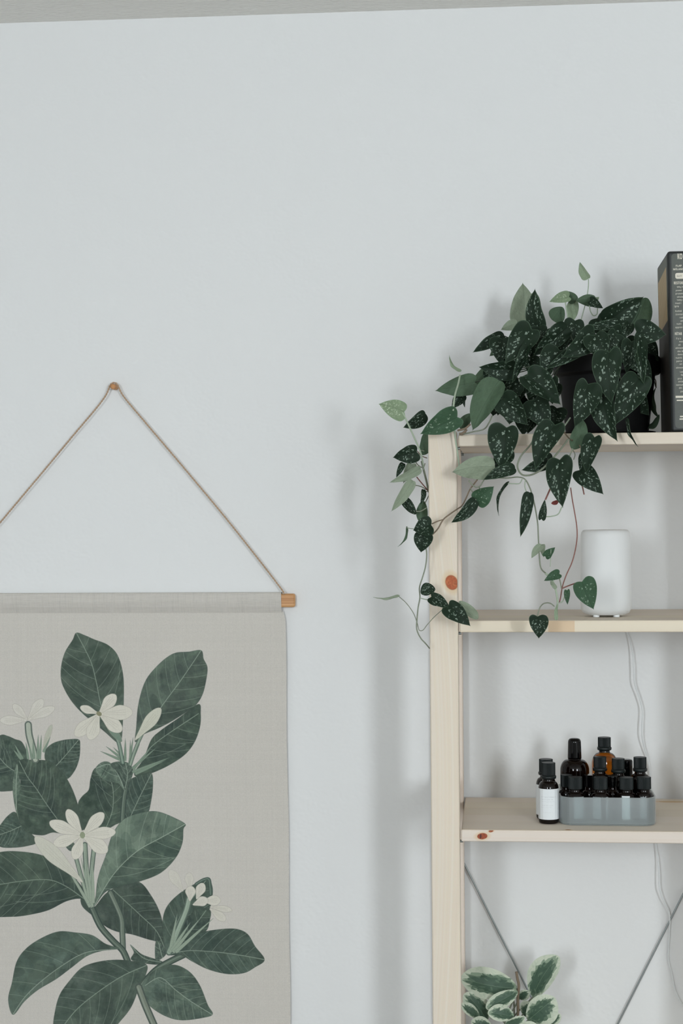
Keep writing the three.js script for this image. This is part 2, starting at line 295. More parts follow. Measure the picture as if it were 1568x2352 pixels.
  leaf(z3([[185, 760], [330, 762], [480, 768], [560, 800], [680, 920], [760, 1060], [820, 1220], [865, 1400], [885, 1500], [700, 1545], [560, 1530], [450, 1560], [300, 1530], [205, 1420], [175, 1300], [200, 1120], [218, 1000], [192, 880]]), z3([[205, 775], [290, 940], [380, 1060], [500, 1240], [605, 1385]]), mix(DK, MD, 0.42), { half: -0.15, n: 7 });
  leaf(z3([[182, 800], [150, 900], [133, 1020], [140, 1130], [165, 1280], [208, 1424], [190, 1330], [180, 1230], [205, 1130], [218, 1040], [200, 930]]), z3([[185, 820], [170, 1050], [175, 1290]]), LT, { n: 1 });
  leaf(z2([[500, 560], [560, 490], [640, 445], [735, 428], [800, 500], [850, 600], [868, 700], [882, 800], [850, 752], [780, 730], [700, 705], [620, 690], [560, 662], [500, 612], [440, 560], [430, 515], [470, 530]]), z2([[600, 470], [740, 600], [830, 690], [880, 800]]).reverse(), mix(DK, MD, 0.25), { half: -0.2 });
  leaf(z2([[0, 270], [80, 265], [200, 280], [300, 320], [380, 390], [440, 460], [475, 528], [420, 515], [350, 530], [260, 575], [160, 600], [60, 611], [-60, 600], [-150, 500], [-120, 360], [-60, 290]]), z2([[-140, 450], [0, 440], [100, 425], [250, 415], [350, 450], [470, 535]]), mix(DK, MD, 0.35), { half: 0.2, n: 8 });
  stem(z1([[672, 1060], [658, 1130], [650, 1220], [648, 1290]]), 24, MD);
  leaf(z3([[1010, 862], [1075, 790], [1160, 790], [1230, 880], [1300, 990], [1312, 1085], [1250, 1012], [1130, 990], [1060, 940]]), z3([[1020, 850], [1150, 810], [1240, 900], [1308, 1060]]), mix(MD, LT, 0.7), { n: 2 });
  leaf(z3([[1170, 812], [1240, 782], [1345, 790], [1402, 850], [1400, 930], [1330, 1075], [1290, 980], [1230, 880]]), z3([[1330, 800], [1350, 920], [1325, 1060]]), mix(DK, MD, 0.8), { half: 0.3, n: 3 });
  // sepals and tubes of the upper right cluster
  spikes(pair(z1, [650, 940, 530, 888], [648, 930, 560, 862], [660, 930, 600, 868], [662, 940, 664, 822], [685, 960, 705, 815], [690, 960, 690, 830], [700, 980, 830, 868], [705, 985, 800, 870], [700, 1000, 905, 920], [715, 1010, 880, 935], [690, 950, 740, 850]), 6, [128, 146, 128]);
  stem(z1([[600, 775], [630, 850], [650, 950]]), 18, [128, 148, 132]);
  stem(z1([[765, 770], [720, 870], [690, 960]]), 16, [140, 156, 138]);
  petal(z1([[715, 830]])[0], z1([[850, 660]])[0], 0.15, [205, 204, 188]);
  { const f = z1([[525, 690]])[0]; petal(f, z1([[645, 838]])[0], 0.10, [120, 140, 124]); for (const [x, y, w] of [[425, 655, 0.2], [398, 808, 0.2], [475, 828, 0.24], [645, 782, 0.24], [702, 680, 0.22], [612, 588, 0.24]]) petal(f, z1([[x, y]])[0], w, CREAM); k.fillStyle = css(140, 138, 110); k.beginPath(); k.ellipse(f[0], f[1], 13, 10, 0.5, 0, 7); k.fill(); }
  // faint left cluster
  stem(z3([[300, 390], [310, 500], [350, 650], [375, 760]]), 34, [176, 182, 166]);
  spikes(pair(z3, [360, 750, 350, 560], [400, 755, 405, 495], [420, 755, 440, 500], [240, 755, 150, 590], [300, 755, 275, 575], [225, 755, 140, 650], [460, 680, 535, 515], [340, 755, 305, 590]), 6, [132, 150, 132]);
  petal(z3([[450, 660]])[0], z3([[548, 390]])[0], 0.10, [186, 188, 172]);
  for (const [x, y, w] of [[0, 345, 0.17], [140, 175, 0.2], [455, 118, 0.2], [580, 205, 0.16]]) petal(z3([[295, 340]])[0], z3([[x, y]])[0], w, [214, 210, 199], 0.95);
  // branch
  stem(z2([[585, 485], [640, 610], [648, 690], [652, 780]]), 27, [112, 124, 110]);
  stem(z2([[490, 570], [535, 665], [600, 740], [650, 790], [678, 850]]), 30, [92, 106, 94]);
  leaf(z2([[70, 1130], [45, 1050], [65, 960], [90, 850], [140, 780], [220, 725], [310, 690], [400, 695], [490, 710], [560, 755], [632, 780], [540, 792], [460, 820], [380, 880], [300, 940], [200, 1000], [130, 1060]]), z2([[72, 1125], [130, 1040], [205, 965], [330, 870], [460, 800], [630, 783]]), mix(MD, LT, 0.35), { half: -0.35 });
  leaf(z2([[690, 760], [720, 785], [760, 815], [860, 850], [820, 865], [700, 842], [710, 800]]), z2([[690, 760], [760, 830], [850, 852]]), mix(DK, MD, 0.6), { n: 2 });
  leaf(z2([[825, 745], [850, 750], [880, 800], [860, 830], [825, 840]]), z2([[840, 750], [860, 830]]), MD, { n: 1 });
  leaf(z2([[865, 610], [890, 550], [950, 490], [1030, 440], [1100, 410], [1120, 440], [1125, 495], [1100, 590], [1000, 720], [920, 785], [880, 795], [860, 690]]), z2([[1090, 420], [960, 600], [885, 790]]), mix(DK, MD, 0.6), { n: 4 });
  leaf(z2([[1010, 600], [1060, 568], [1113, 580], [1108, 640], [1085, 695], [980, 785], [900, 812], [940, 720]]), z2([[1090, 580], [1000, 700], [905, 805]]), mix(DK, MD, 0.3), { n: 3 });
  stem(z2([[970, 815], [880, 860], [820, 900], [750, 975]]), 30, [94, 108, 95]);
  leaf(z2([[885, 812], [960, 760], [1060, 700], [1160, 680], [1250, 678], [1310, 705], [1350, 770], [1400, 840], [1350, 880], [1290, 911], [1200, 915], [1100, 890], [1020, 850], [960, 817]]), z2([[1400, 840], [1280, 818], [1150, 800], [1000, 792], [888, 812]]), mix(DK, MD, 0.55), { half: 0.3, n: 7 });
  leaf(z2([[775, 865], [690, 845], [600, 840], [500, 855], [430, 885], [370, 950], [320, 1020], [295, 1100], [285, 1200], [330, 1260], [440, 1270], [560, 1240], [650, 1150], [700, 1080], [740, 980], [772, 920]]), z2([[300, 1240], [400, 1110], [520, 1010], [650, 925], [775, 870]]), mix(DK, MD, 0.85), { half: -0.3, n: 7 });
  leaf(z2([[750, 980], [800, 910], [870, 872], [940, 870], [1010, 910], [1060, 980], [1100, 1080], [1125, 1130], [1060, 1150], [960, 1160], [880, 1140], [800, 1090], [760, 1030]]), z2([[1122, 1130], [1010, 1060], [930, 1000], [850, 935], [770, 975]]), mix(MD, LT, 0.4), { half: 0.35 });
  stem(z2([[735, 985], [770, 1080], [815, 1185], [860, 1290], [930, 1450]]), 34, [126, 134, 120]);
  // faint right flower
  stem(z2([[1000, 520], [985, 580], [940, 690], [895, 800]]), 30, [150, 166, 148]);
  spikes(pair(z2, [900, 800, 940, 590], [910, 790, 1010, 640], [915, 800, 1060, 620], [930, 800, 1130, 620]), 8, [150, 164, 146]);
  for (const [x0, y0, x1, y1, w, o] of [[970, 480, 898, 365, 0.2, 0.45], [1005, 470, 1000, 380, 0.26, 0.5], [1005, 530, 1010, 450, 0.35, 0.9], [1040, 520, 1075, 435, 0.28, 0.85], [1070, 530, 1168, 525, 0.28, 0.9], [1110, 560, 1228, 578, 0.14, 0.8], [1110, 570, 1195, 632, 0.22, 0.7], [1020, 550, 1100, 520, 0.3, 0.9]]) petal(z2([[x0, y0]])[0], z2([[x1, y1]])[0], w, [212, 208, 196], Math.min(1, o * 1.3));
  stem(z2([[1038, 440], [1075, 418], [1105, 414], [1112, 450], [1115, 495]]), 14, [92, 110, 98]);
  // central light leaf, tubes, bud and the open flower
  leaf(z2([[980, 122], [920, 88], [850, 60], [790, 55], [700, 75], [640, 110], [590, 190], [560, 290], [530, 370], [515, 430], [508, 500], [500, 555], [560, 480], [640, 450], [740, 425], [850, 380], [930, 300], [965, 220], [970, 150]]), z2([[978, 124], [860, 190], [720, 270], [600, 390], [502, 550]]), LT, { half: -0.55, n: 7 });
  for (const [q, w] of [[[[500, 235], [482, 420], [488, 555]], 22], [[[395, 270], [440, 430], [480, 555]], 20], [[[450, 230], [462, 420], [484, 555]], 24], [[[330, 300], [400, 420], [470, 545]], 15], [[[300, 285], [385, 395], [470, 550]], 12]]) stem(z2(q), w, [146, 160, 142]);
  spikes(pair(z2, [480, 560, 395, 300], [485, 560, 430, 300], [490, 560, 455, 280], [478, 560, 350, 330], [495, 540, 490, 290], [470, 540, 330, 310]), 7, [158, 170, 152]);
  petal(z2([[440, 430]])[0], z2([[185, 190]])[0], 0.12, [206, 204, 190]);
  leaf(z2([[350, 235], [390, 220], [395, 255], [370, 262]]), z2([[352, 238], [390, 250]]), MD, { n: 1, vein: 0.1 });
  { const f = z2([[437, 180]])[0]; for (const [x, y, w] of [[395, 308, 0.23], [285, 228, 0.2], [570, 268, 0.24], [612, 162, 0.18], [548, 62, 0.2], [355, 45, 0.2], [262, 112, 0.18]]) petal(f, z2([[x, y]])[0], w, [217, 213, 200]); k.fillStyle = css(150, 158, 130); k.beginPath(); k.ellipse(f[0], f[1], 12, 15, 0, 0, 7); k.fill(); }

  // linen threads over cloth and print alike
  const im = k.getImageData(0, 0, cw, ch), d = im.data, row = [], col = [];
  for (let y = 0; y < ch; y++) row.push((r() - 0.5) * 0.022); for (let x = 0; x < cw; x++) col.push((r() - 0.5) * 0.022);
  for (let y = 0; y < ch; y++) for (let x = 0; x < cw; x++) { const i = 4 * (y * cw + x), f = 1 + row[y] + col[x] + (r() - 0.5) * 0.10 + ((x + y) & 1 ? 0.012 : -0.012); d[i] *= f; d[i + 1] *= f; d[i + 2] *= f; }
  k.putImageData(im, 0, 0);
  const weave = noiseTexture(256, 12, [[128, 1], [64, 0.4]]); weave.repeat.set(9, 9);
  const cloth = std({ map: tex(c, false), roughness: 0.95, bumpMap: weave, bumpScale: 0.0003 });
  // plain linen for the pocket and the hems
  const pc = canvas(512, 512), q = pc.getContext('2d'); q.fillStyle = css(202, 197, 189); q.fillRect(0, 0, 512, 512);
  for (let i = 0; i < 6000; i++) { const v = r() < 0.5 ? 30 : 240; q.fillStyle = css(v, v, v, 0.02 + 0.03 * r()); if (r() < 0.5) q.fillRect(r() * 512, r() * 512, 30 + 60 * r(), 1); else q.fillRect(r() * 512, r() * 512, 1, 30 + 60 * r()); }
  const pt = tex(pc); pt.repeat.set(5, 5);
  const plainCloth = std({ map: pt, roughness: 0.95 });

  // cloth panel with real thickness, slightly uneven right edge and waviness
  const panel = (x0, x1, y0, y1, nx, ny, zf, thick, edge) => {
    const g = new THREE.BoxGeometry(1, 1, 1, nx, ny, 1), p = g.attributes.position, uv = g.attributes.uv;
    for (let i = 0; i < p.count; i++) {
      const u = p.getX(i) + 0.5, v = p.getY(i) + 0.5, y = y0 + (y1 - y0) * v; let x = x0 + (x1 - x0) * u; x += edge(y) * u * u * u;
      p.setXYZ(i, x - ox, y - oy, zf(x, y) + (p.getZ(i) + 0.5 - 1) * thick);
      uv.setXY(i, (x - fx0) / (cw / S), 1 - (oy - y) / (ch / S));
    }
    g.computeVertexNormals(); return g;
  };
  const edgeR = at(655, 1430, SCR).x, edge = (y) => { const t = Math.min(1, Math.max(0, (oy - y) / 0.5)); return 0.0030 * t + 0.0007 * Math.sin((oy - y) * 21) - 0.003 * Math.max(0, 1 - (oy - y) / 0.015); };
  const zf = (x, y) => SCR + 0.0012 * Math.sin(x * 7 + 1) * Math.min(1, (oy - y) * 6) + 0.0008 * Math.sin(y * 11 + x * 3);
  mesh('cloth', panel(fx0, edgeR, oy - 0.775, oy + 0.001, 40, 50, zf, 0.0012, edge), cloth, hang);
  const hx = at(641, 1430, SCR).x;
  mesh('hem', panel(hx, edgeR - 0.0006, oy - 0.77, oy - 0.002, 3, 50, (x, y) => zf(x, y) - 0.0013, 0.0012, (y) => edge(y)), plainCloth, hang);
  // pocket sewn over the rod
  const rodY = at(660, 1379, SCR).y, py1 = at(300, 1361.5, 0.012).y, px1 = at(645, 1380, 0.018).x;
  const sg = (v) => Math.sign(v) * Math.sqrt(Math.abs(v)), sup = (a) => [rodY + sg(Math.sin(a)) * (py1 - rodY), 0.0083 + sg(Math.cos(a)) * 0.0083], prof = [];
  for (let i = 0; i <= 34; i++) { const t = i / 34; if (t < 0.3) { const s = t / 0.3; prof.push([oy - 0.0005 + s * (sup(-0.2)[0] - oy), SCR + 0.0012 + Math.pow(s, 0.9) * (sup(-0.2)[1] - SCR - 0.0012)]); } else { const a = -0.2 + (t - 0.3) / 0.7 * (Math.PI - 0.4); prof.push(sup(a)); } }
  const shp = new THREE.Shape(prof.map(([y, z]) => new THREE.Vector2(z, y - oy)));
  const back = prof.map(([y, z]) => new THREE.Vector2(Math.max(0.001, z - 0.0013), y - oy - 0.0001)).reverse(); back.forEach((b) => shp.lineTo(b.x, b.y));
  const pg = new THREE.ExtrudeGeometry(shp, { depth: px1 - fx0, bevelEnabled: false, steps: 8 }); pg.rotateY(-Math.PI / 2); pg.scale(1, 1, 1);
  // extrusion ran along z; after the turn it runs along -x
  pg.translate(px1 - ox, 0, 0);
  { const p = pg.attributes.position; for (let i = 0; i < p.count; i++) { /* depth went the way of -x: mirrored z back */ p.setZ(i, Math.abs(p.getZ(i))); } pg.computeVertexNormals(); }
  mesh('rod_pocket', uvMetres(toCreasedNormals(pg, 0.6), 'x', 0, 0, 1, 1), plainCloth, hang);
  // stitch line at the foot of the pocket
  { const st = []; for (let x = fx0 + 0.004; x < px1; x += 0.0042) { const b = new RoundedBoxGeometry(0.0031, 0.0006, 0.0007, 1, 0.0003); b.translate(x - ox, 0.0028, SCR + 0.0018); st.push(b); } const m = mesh('stitching', mergeGeometries(st), std({ color: new THREE.Color(0.40, 0.385, 0.34), roughness: 0.9 }), hang); m.userData.kind = 'stuff'; }
  // wooden rod, both ends out of the pocket
  const rl = at(-190, 1380, 0.012).x, rr = at(676.5, 1380, 0.018).x;
  const wc = canvas(512, 64), wk = wc.getContext('2d'); wk.fillStyle = css(205, 152, 100); wk.fillRect(0, 0, 512, 64); for (let i = 0; i < 160; i++) { wk.strokeStyle = r() < 0.6 ? css(160, 104, 58, 0.12 + 0.2 * r()) : css(232, 190, 140, 0.2); wk.lineWidth = 0.8 + 1.6 * r(); wk.beginPath(); const y = r() * 64; wk.moveTo(0, y); wk.bezierCurveTo(150, y + 4 * (r() - 0.5), 350, y + 4 * (r() - 0.5), 512, y); wk.stroke(); }
  const rodMat = std({ map: tex(wc), roughness: 0.5 });
  const rg = new RoundedBoxGeometry(rr - rl, 0.0236, 0.0126, 5, 0.0040); rg.translate((rl + rr) / 2 - ox, rodY - oy, 0.0083); mesh('rod', uvMetres(rg, 'x', 0, 0, 0.12, 0.03), rodMat, hang);
  // two-ply twine over the peg
  const zt = 0.014, pk = at(261.5, 888.5, zt), pr = 0.0064;
  const path = [V3(at(652, 1364, 0.0155).x, rodY + 0.0108, 0.0155), at(650.5, 1360, 0.0165), at(640, 1345, 0.0150), at(600, 1293, zt), at(520, 1192, zt), at(420, 1072, zt), at(330, 966, zt), at(280, 905, zt), V3(pk.x + pr * 1.03, pk.y + pr * 0.45, zt), V3(pk.x + pr * 0.55, pk.y + pr * 0.95, zt), V3(pk.x, pk.y + pr * 1.12, zt), V3(pk.x - pr * 0.55, pk.y + pr * 0.95, zt), V3(pk.x - pr * 1.03, pk.y + pr * 0.45, zt), at(243, 908, zt), at(160, 1010, zt), at(0, 1201, zt), at(-110, 1332, zt), at(-132, 1360, 0.016), V3(at(-135, 1364, 0.0155).x, rodY + 0.0108, 0.0155)];
  path.forEach((p) => { p.x -= ox; p.y -= oy; });
  const cv = new THREE.CatmullRomCurve3(path, false, 'centripetal'), LEN = cv.getLength(), n = Math.round(LEN / 0.0009), ply = [[], []];
  cv.arcLengthDivisions = 2000;
  for (let i = 0; i <= n; i++) { const t = i / n, p = cv.getPointAt(t), tg = cv.getTangentAt(t), u = V3(0, 0, 1), w = tg.clone().cross(u).normalize(), a = i * 0.9 / 5.6 * Math.PI * 1.15; for (const s of [0, 1]) { const b = a + s * Math.PI; ply[s].push(p.clone().addScaledVector(w, Math.cos(b) * 0.00085).addScaledVector(u, Math.sin(b) * 0.00085)); } }
  const tw = ply.map((pts) => new THREE.TubeGeometry(new THREE.CatmullRomCurve3(pts), n, 0.00092, 5, false));
  mesh('twine', mergeGeometries(tw), std({ color: new THREE.Color(0.50, 0.36, 0.25), roughness: 0.95 }), hang);
  // the peg itself
  const peg = thing('wall_peg', 'small round wooden peg in the wall holding the twine of the hanging', 'peg', [pk.x, pk.y, 0]);
  const pgm = std({ map: tex(wc), color: new THREE.Color(0.95, 0.9, 0.85), roughness: 0.6 });
  const lg = lathe([[0.0001, 0], [0.0048, 0], [0.0048, 0.0212], [0.0044, 0.022], [0.0001, 0.0222]], 28); lg.rotateX(Math.PI / 2); mesh('peg_shaft', lg, pgm, peg);
}

// ------------------------------------------------------------------ leaves
const HEART = [[0, 0], [-0.045, 0.18], [-0.085, 0.42], [-0.07, 0.68], [0.02, 0.92], [0.16, 1.0], [0.34, 0.97], [0.52, 0.82], [0.68, 0.61], [0.82, 0.37], [0.92, 0.165], [0.975, 0.05], [1.02, 0]];
const OVATE = [[0, 0], [0.0, 0.10], [0.04, 0.30], [0.12, 0.53], [0.25, 0.77], [0.4, 0.94], [0.56, 1.0], [0.72, 0.93], [0.86, 0.69], [0.95, 0.40], [0.99, 0.18], [1.0, 0.06], [1.0, 0]];
const LANCE = [[0, 0], [-0.01, 0.25], [0.0, 0.55], [0.06, 0.85], [0.18, 1.0], [0.36, 0.98], [0.52, 0.88], [0.68, 0.70], [0.80, 0.48], [0.90, 0.26], [0.96, 0.1], [0.99, 0.03], [1.02, 0]];
const PROFILE = { heart: HEART, ovate: OVATE, lance: LANCE };
const sampled = {};
for (const k in PROFILE) { const c = new THREE.CatmullRomCurve3(PROFILE[k].map(([a, b]) => V3(a, b, 0)), false, 'centripetal'); sampled[k] = []; for (let i = 0; i <= 26; i++) { const p = c.getPoint(i / 26); sampled[k].push([p.x, Math.max(0, p.y)]); } }
// one leaf with a face, a back and a thin rim between them
function leafGeometry({ base, tip, w, face = 1, roll = 0, bend = 0.1, fold = 0.2, foldL, foldR, cell = 0, shape = 'heart', wave = 0.02, curl = 0 }) {
  const a = tip.clone().sub(base), L = a.length(); a.normalize();
  const view = camera.position.clone().sub(base).normalize();
  let n = view.clone().addScaledVector(a, -view.dot(a)).normalize().multiplyScalar(face ? 1 : -1); n.applyAxisAngle(a, roll);
  const r = n.clone().cross(a).normalize();                           // across the leaf
  const fl = foldL ?? fold, fr = foldR ?? fold, half = w / 2 / Math.max(0.35, Math.cos(roll)) / Math.max(0.5, Math.cos(Math.min(0.9, fold)));
  const out = sampled[shape], N = out.length, K = 4, T = Math.min(0.0007, L * 0.012), pos = [], uv = [], idx = [];
  const cellUV = (al, ac, c) => [((c & 1) + 0.5 + ac * 0.45) / 2, ((c >> 1) + (al + 0.13) / 1.18) / 2];
  const hs = Math.abs(Math.sin(base.x * 931 + tip.y * 577 + w * 4111)), h2 = Math.abs(Math.sin(base.y * 733 + tip.x * 389 + w * 2711)), wl = 0.84 + 0.32 * hs, wr = 2 - wl, side2 = (h2 - 0.5) * 0.16, lobe = 0.55 + 0.6 * h2;
  const spot = (al0, ac, lift) => {
    const al = al0 < 0 ? al0 * (ac < 0 ? lobe : 1.5 - lobe * 0.6) : al0;
    const f = ac < 0 ? fl : fr, y = ac * half * (ac < 0 ? wl : wr), p = base.clone().addScaledVector(a, al * L).addScaledVector(r, side2 * L * 4 * Math.max(0, al) * (1 - Math.max(0, al)) * 0.55);
    const cup = Math.min(1, Math.abs(ac) * 2.2), an = f * cup;          // the fold opens in a curve from the midrib
    p.addScaledVector(r, y * Math.cos(an)).addScaledVector(n, Math.abs(y) * Math.sin(an));
    const t = Math.max(0, al);
    p.addScaledVector(n, L * (bend * 4 * t * (1 - t) - curl * t * t * t + wave * Math.sin(al * 9 + ac * 4) * Math.abs(ac)) + lift);
    return p;
  };
  for (const side of [1, 0]) for (const s of [-1, 1]) {
    const o = pos.length / 3;
    for (let i = 0; i < N; i++) {
      const [al, ac] = out[i], m = Math.pow(i / (N - 1), 1.15) * 1.0;
      for (let j = 0; j <= K; j++) {
        const q = j / K, A = m * (1 - q) + al * q, C = s * ac * q, groove = -0.3 * T * (j === 0);
        const p = spot(A, C, (side ? T / 2 * (j < K) : -T / 2 * (j < K)) + groove);
        pos.push(p.x, p.y, p.z); uv.push(...cellUV(A, C, side ? [2, 3, 0][cell % 3] : 1));
      }
    }
    for (let i = 0; i < N - 1; i++) for (let j = 0; j < K; j++) {
      const p = o + i * (K + 1) + j, q = p + K + 1, flip = (s > 0) === (side === 1);
      if (flip) idx.push(p, p + 1, q, q, p + 1, q + 1); else idx.push(p, q, p + 1, q, q + 1, p + 1);
    }
  }
  const g = new THREE.BufferGeometry(); g.setAttribute('position', new THREE.Float32BufferAttribute(pos, 3)); g.setAttribute('uv', new THREE.Float32BufferAttribute(uv, 2)); g.setIndex(idx); g.computeVertexNormals(); return g;
}
// sheet of four drawings: three faces and one back
function leafSheet(seed, face, spots, back, rim, shape = 'heart', density = 1) {
  const c = canvas(1024, 1024), k = c.getContext('2d'), r = rng(seed), cells = [[0, 0], [1, 0], [0, 1], [1, 1]];   // canvas column, row (row 0 on top = v above 0.5)
  cells.forEach(([cx, cy], i) => {
    const isBack = cx === 1 && cy === 1, X = cx * 512, Y = cy * 512, map = (al, ac) => [X + 256 + ac * 0.45 * 512, Y + 512 - (al + 0.13) / 1.18 * 512], b = isBack ? back : face;
    k.save(); k.beginPath(); k.rect(X, Y, 512, 512); k.clip(); k.fillStyle = css(...b); k.fillRect(X, Y, 512, 512);
    for (let j = 0; j < 420; j++) { const d = (r() - 0.5) * 0.22, p = map(r() * 1.1 - 0.08, r() * 2 - 1); k.fillStyle = css(b[0] * (1 + d), b[1] * (1 + d), b[2] * (1 + d), 0.35); k.beginPath(); k.ellipse(p[0], p[1], 8 + 26 * r(), 4 + 10 * r(), r() * 3, 0, 7); k.fill(); }
    for (let j = 1; j < 8; j++) for (const s of [-1, 1]) { const p = map(j / 9, 0), q = map(j / 9 + 0.2, s * 0.6), e = map(j / 9 + 0.36, s); k.strokeStyle = isBack ? css(b[0] * 1.1, b[1] * 1.1, b[2] * 1.1, 0.4) : css(b[0] * 0.8, b[1] * 0.8, b[2] * 0.8, 0.35); k.lineWidth = isBack ? 3 : 5; k.beginPath(); k.moveTo(...p); k.quadraticCurveTo(q[0], q[1], e[0], e[1]); k.stroke(); }
    if (!isBack && spots) for (let j = 0; j < 64 * density; j++) {        // silvery spots in short broken rows beside the side veins
      const s = r() < 0.5 ? -1 : 1, row = Math.floor(r() * 7) / 8 + 0.02, d = 0.10 + 0.76 * r(), al = row + d * 0.36 + (r() - 0.5) * 0.13, ac = s * d, p = map(al, ac), ang = -s * (0.5 + (r() - 0.5) * 0.9), z = 0.5 + r();
      const n = 1 + Math.floor(r() * r() * 4);
      for (let m = 0; m < n; m++) { const f = 0.82 + 0.26 * r(); k.fillStyle = css(...spots.map((v) => v * f), 0.45 + 0.45 * r()); k.beginPath(); k.ellipse(p[0] + (r() - 0.5) * 26, p[1] + (r() - 0.5) * 22, z * (5 + 10 * r()), z * (4 + 5 * r()), ang, 0, 7); k.fill(); }
    }
    k.strokeStyle = isBack ? css(b[0] * 0.78, b[1] * 0.8, b[2] * 0.78, 0.8) : css(b[0] * 0.75, b[1] * 0.75, b[2] * 0.75, 0.8); k.lineWidth = isBack ? 6 : 7; k.beginPath(); k.moveTo(...map(0, 0)); k.lineTo(...map(1, 0)); k.stroke();
    if (rim && !isBack) for (const s of [-1, 1]) { k.strokeStyle = css(...rim); k.lineWidth = 17; k.beginPath(); sampled[shape].forEach(([al, ac], q) => (q ? k.lineTo : k.moveTo).call(k, ...map(al, s * ac))); k.stroke(); }
    k.restore();
  });
  return c;
}
const leafMat = (c, rough = 0.5) => phys({ map: tex(c, false), roughness: rough, specularIntensity: 0.35, side: THREE.DoubleSide });
const LEAF = {
  d: leafMat(leafSheet(1, [29, 44, 31], [150, 166, 152], [78, 97, 76], [86, 106, 86, 0.5]), 0.58),
  m: leafMat(leafSheet(2, [58, 84, 62], [146, 164, 144], [78, 98, 77], [84, 112, 86, 0.6], 'heart', 0.55), 0.6),
  y: leafMat(leafSheet(3, [126, 144, 114], [186, 198, 172], [136, 152, 126], [132, 158, 122, 0.6], 'heart', 1.1)),
  p: leafMat(leafSheet(4, [28, 48, 38], null, [136, 148, 127], [92, 118, 96, 0.6]), 0.6),
  r: std({ color: new THREE.Color(0.17, 0.025, 0.02), roughness: 0.6, side: THREE.DoubleSide }),
};
const stemGreen = std({ color: new THREE.Color(0.215, 0.24, 0.175), roughness: 0.6 }), stemPale = std({ color: new THREE.Color(0.36, 0.43, 0.32), roughness: 0.6 }), stemBrown = std({ color: new THREE.Color(0.20, 0.15, 0.10), roughness: 0.7 }), stemRed = std({ color: new THREE.Color(0.24, 0.10, 0.08), roughness: 0.7 });

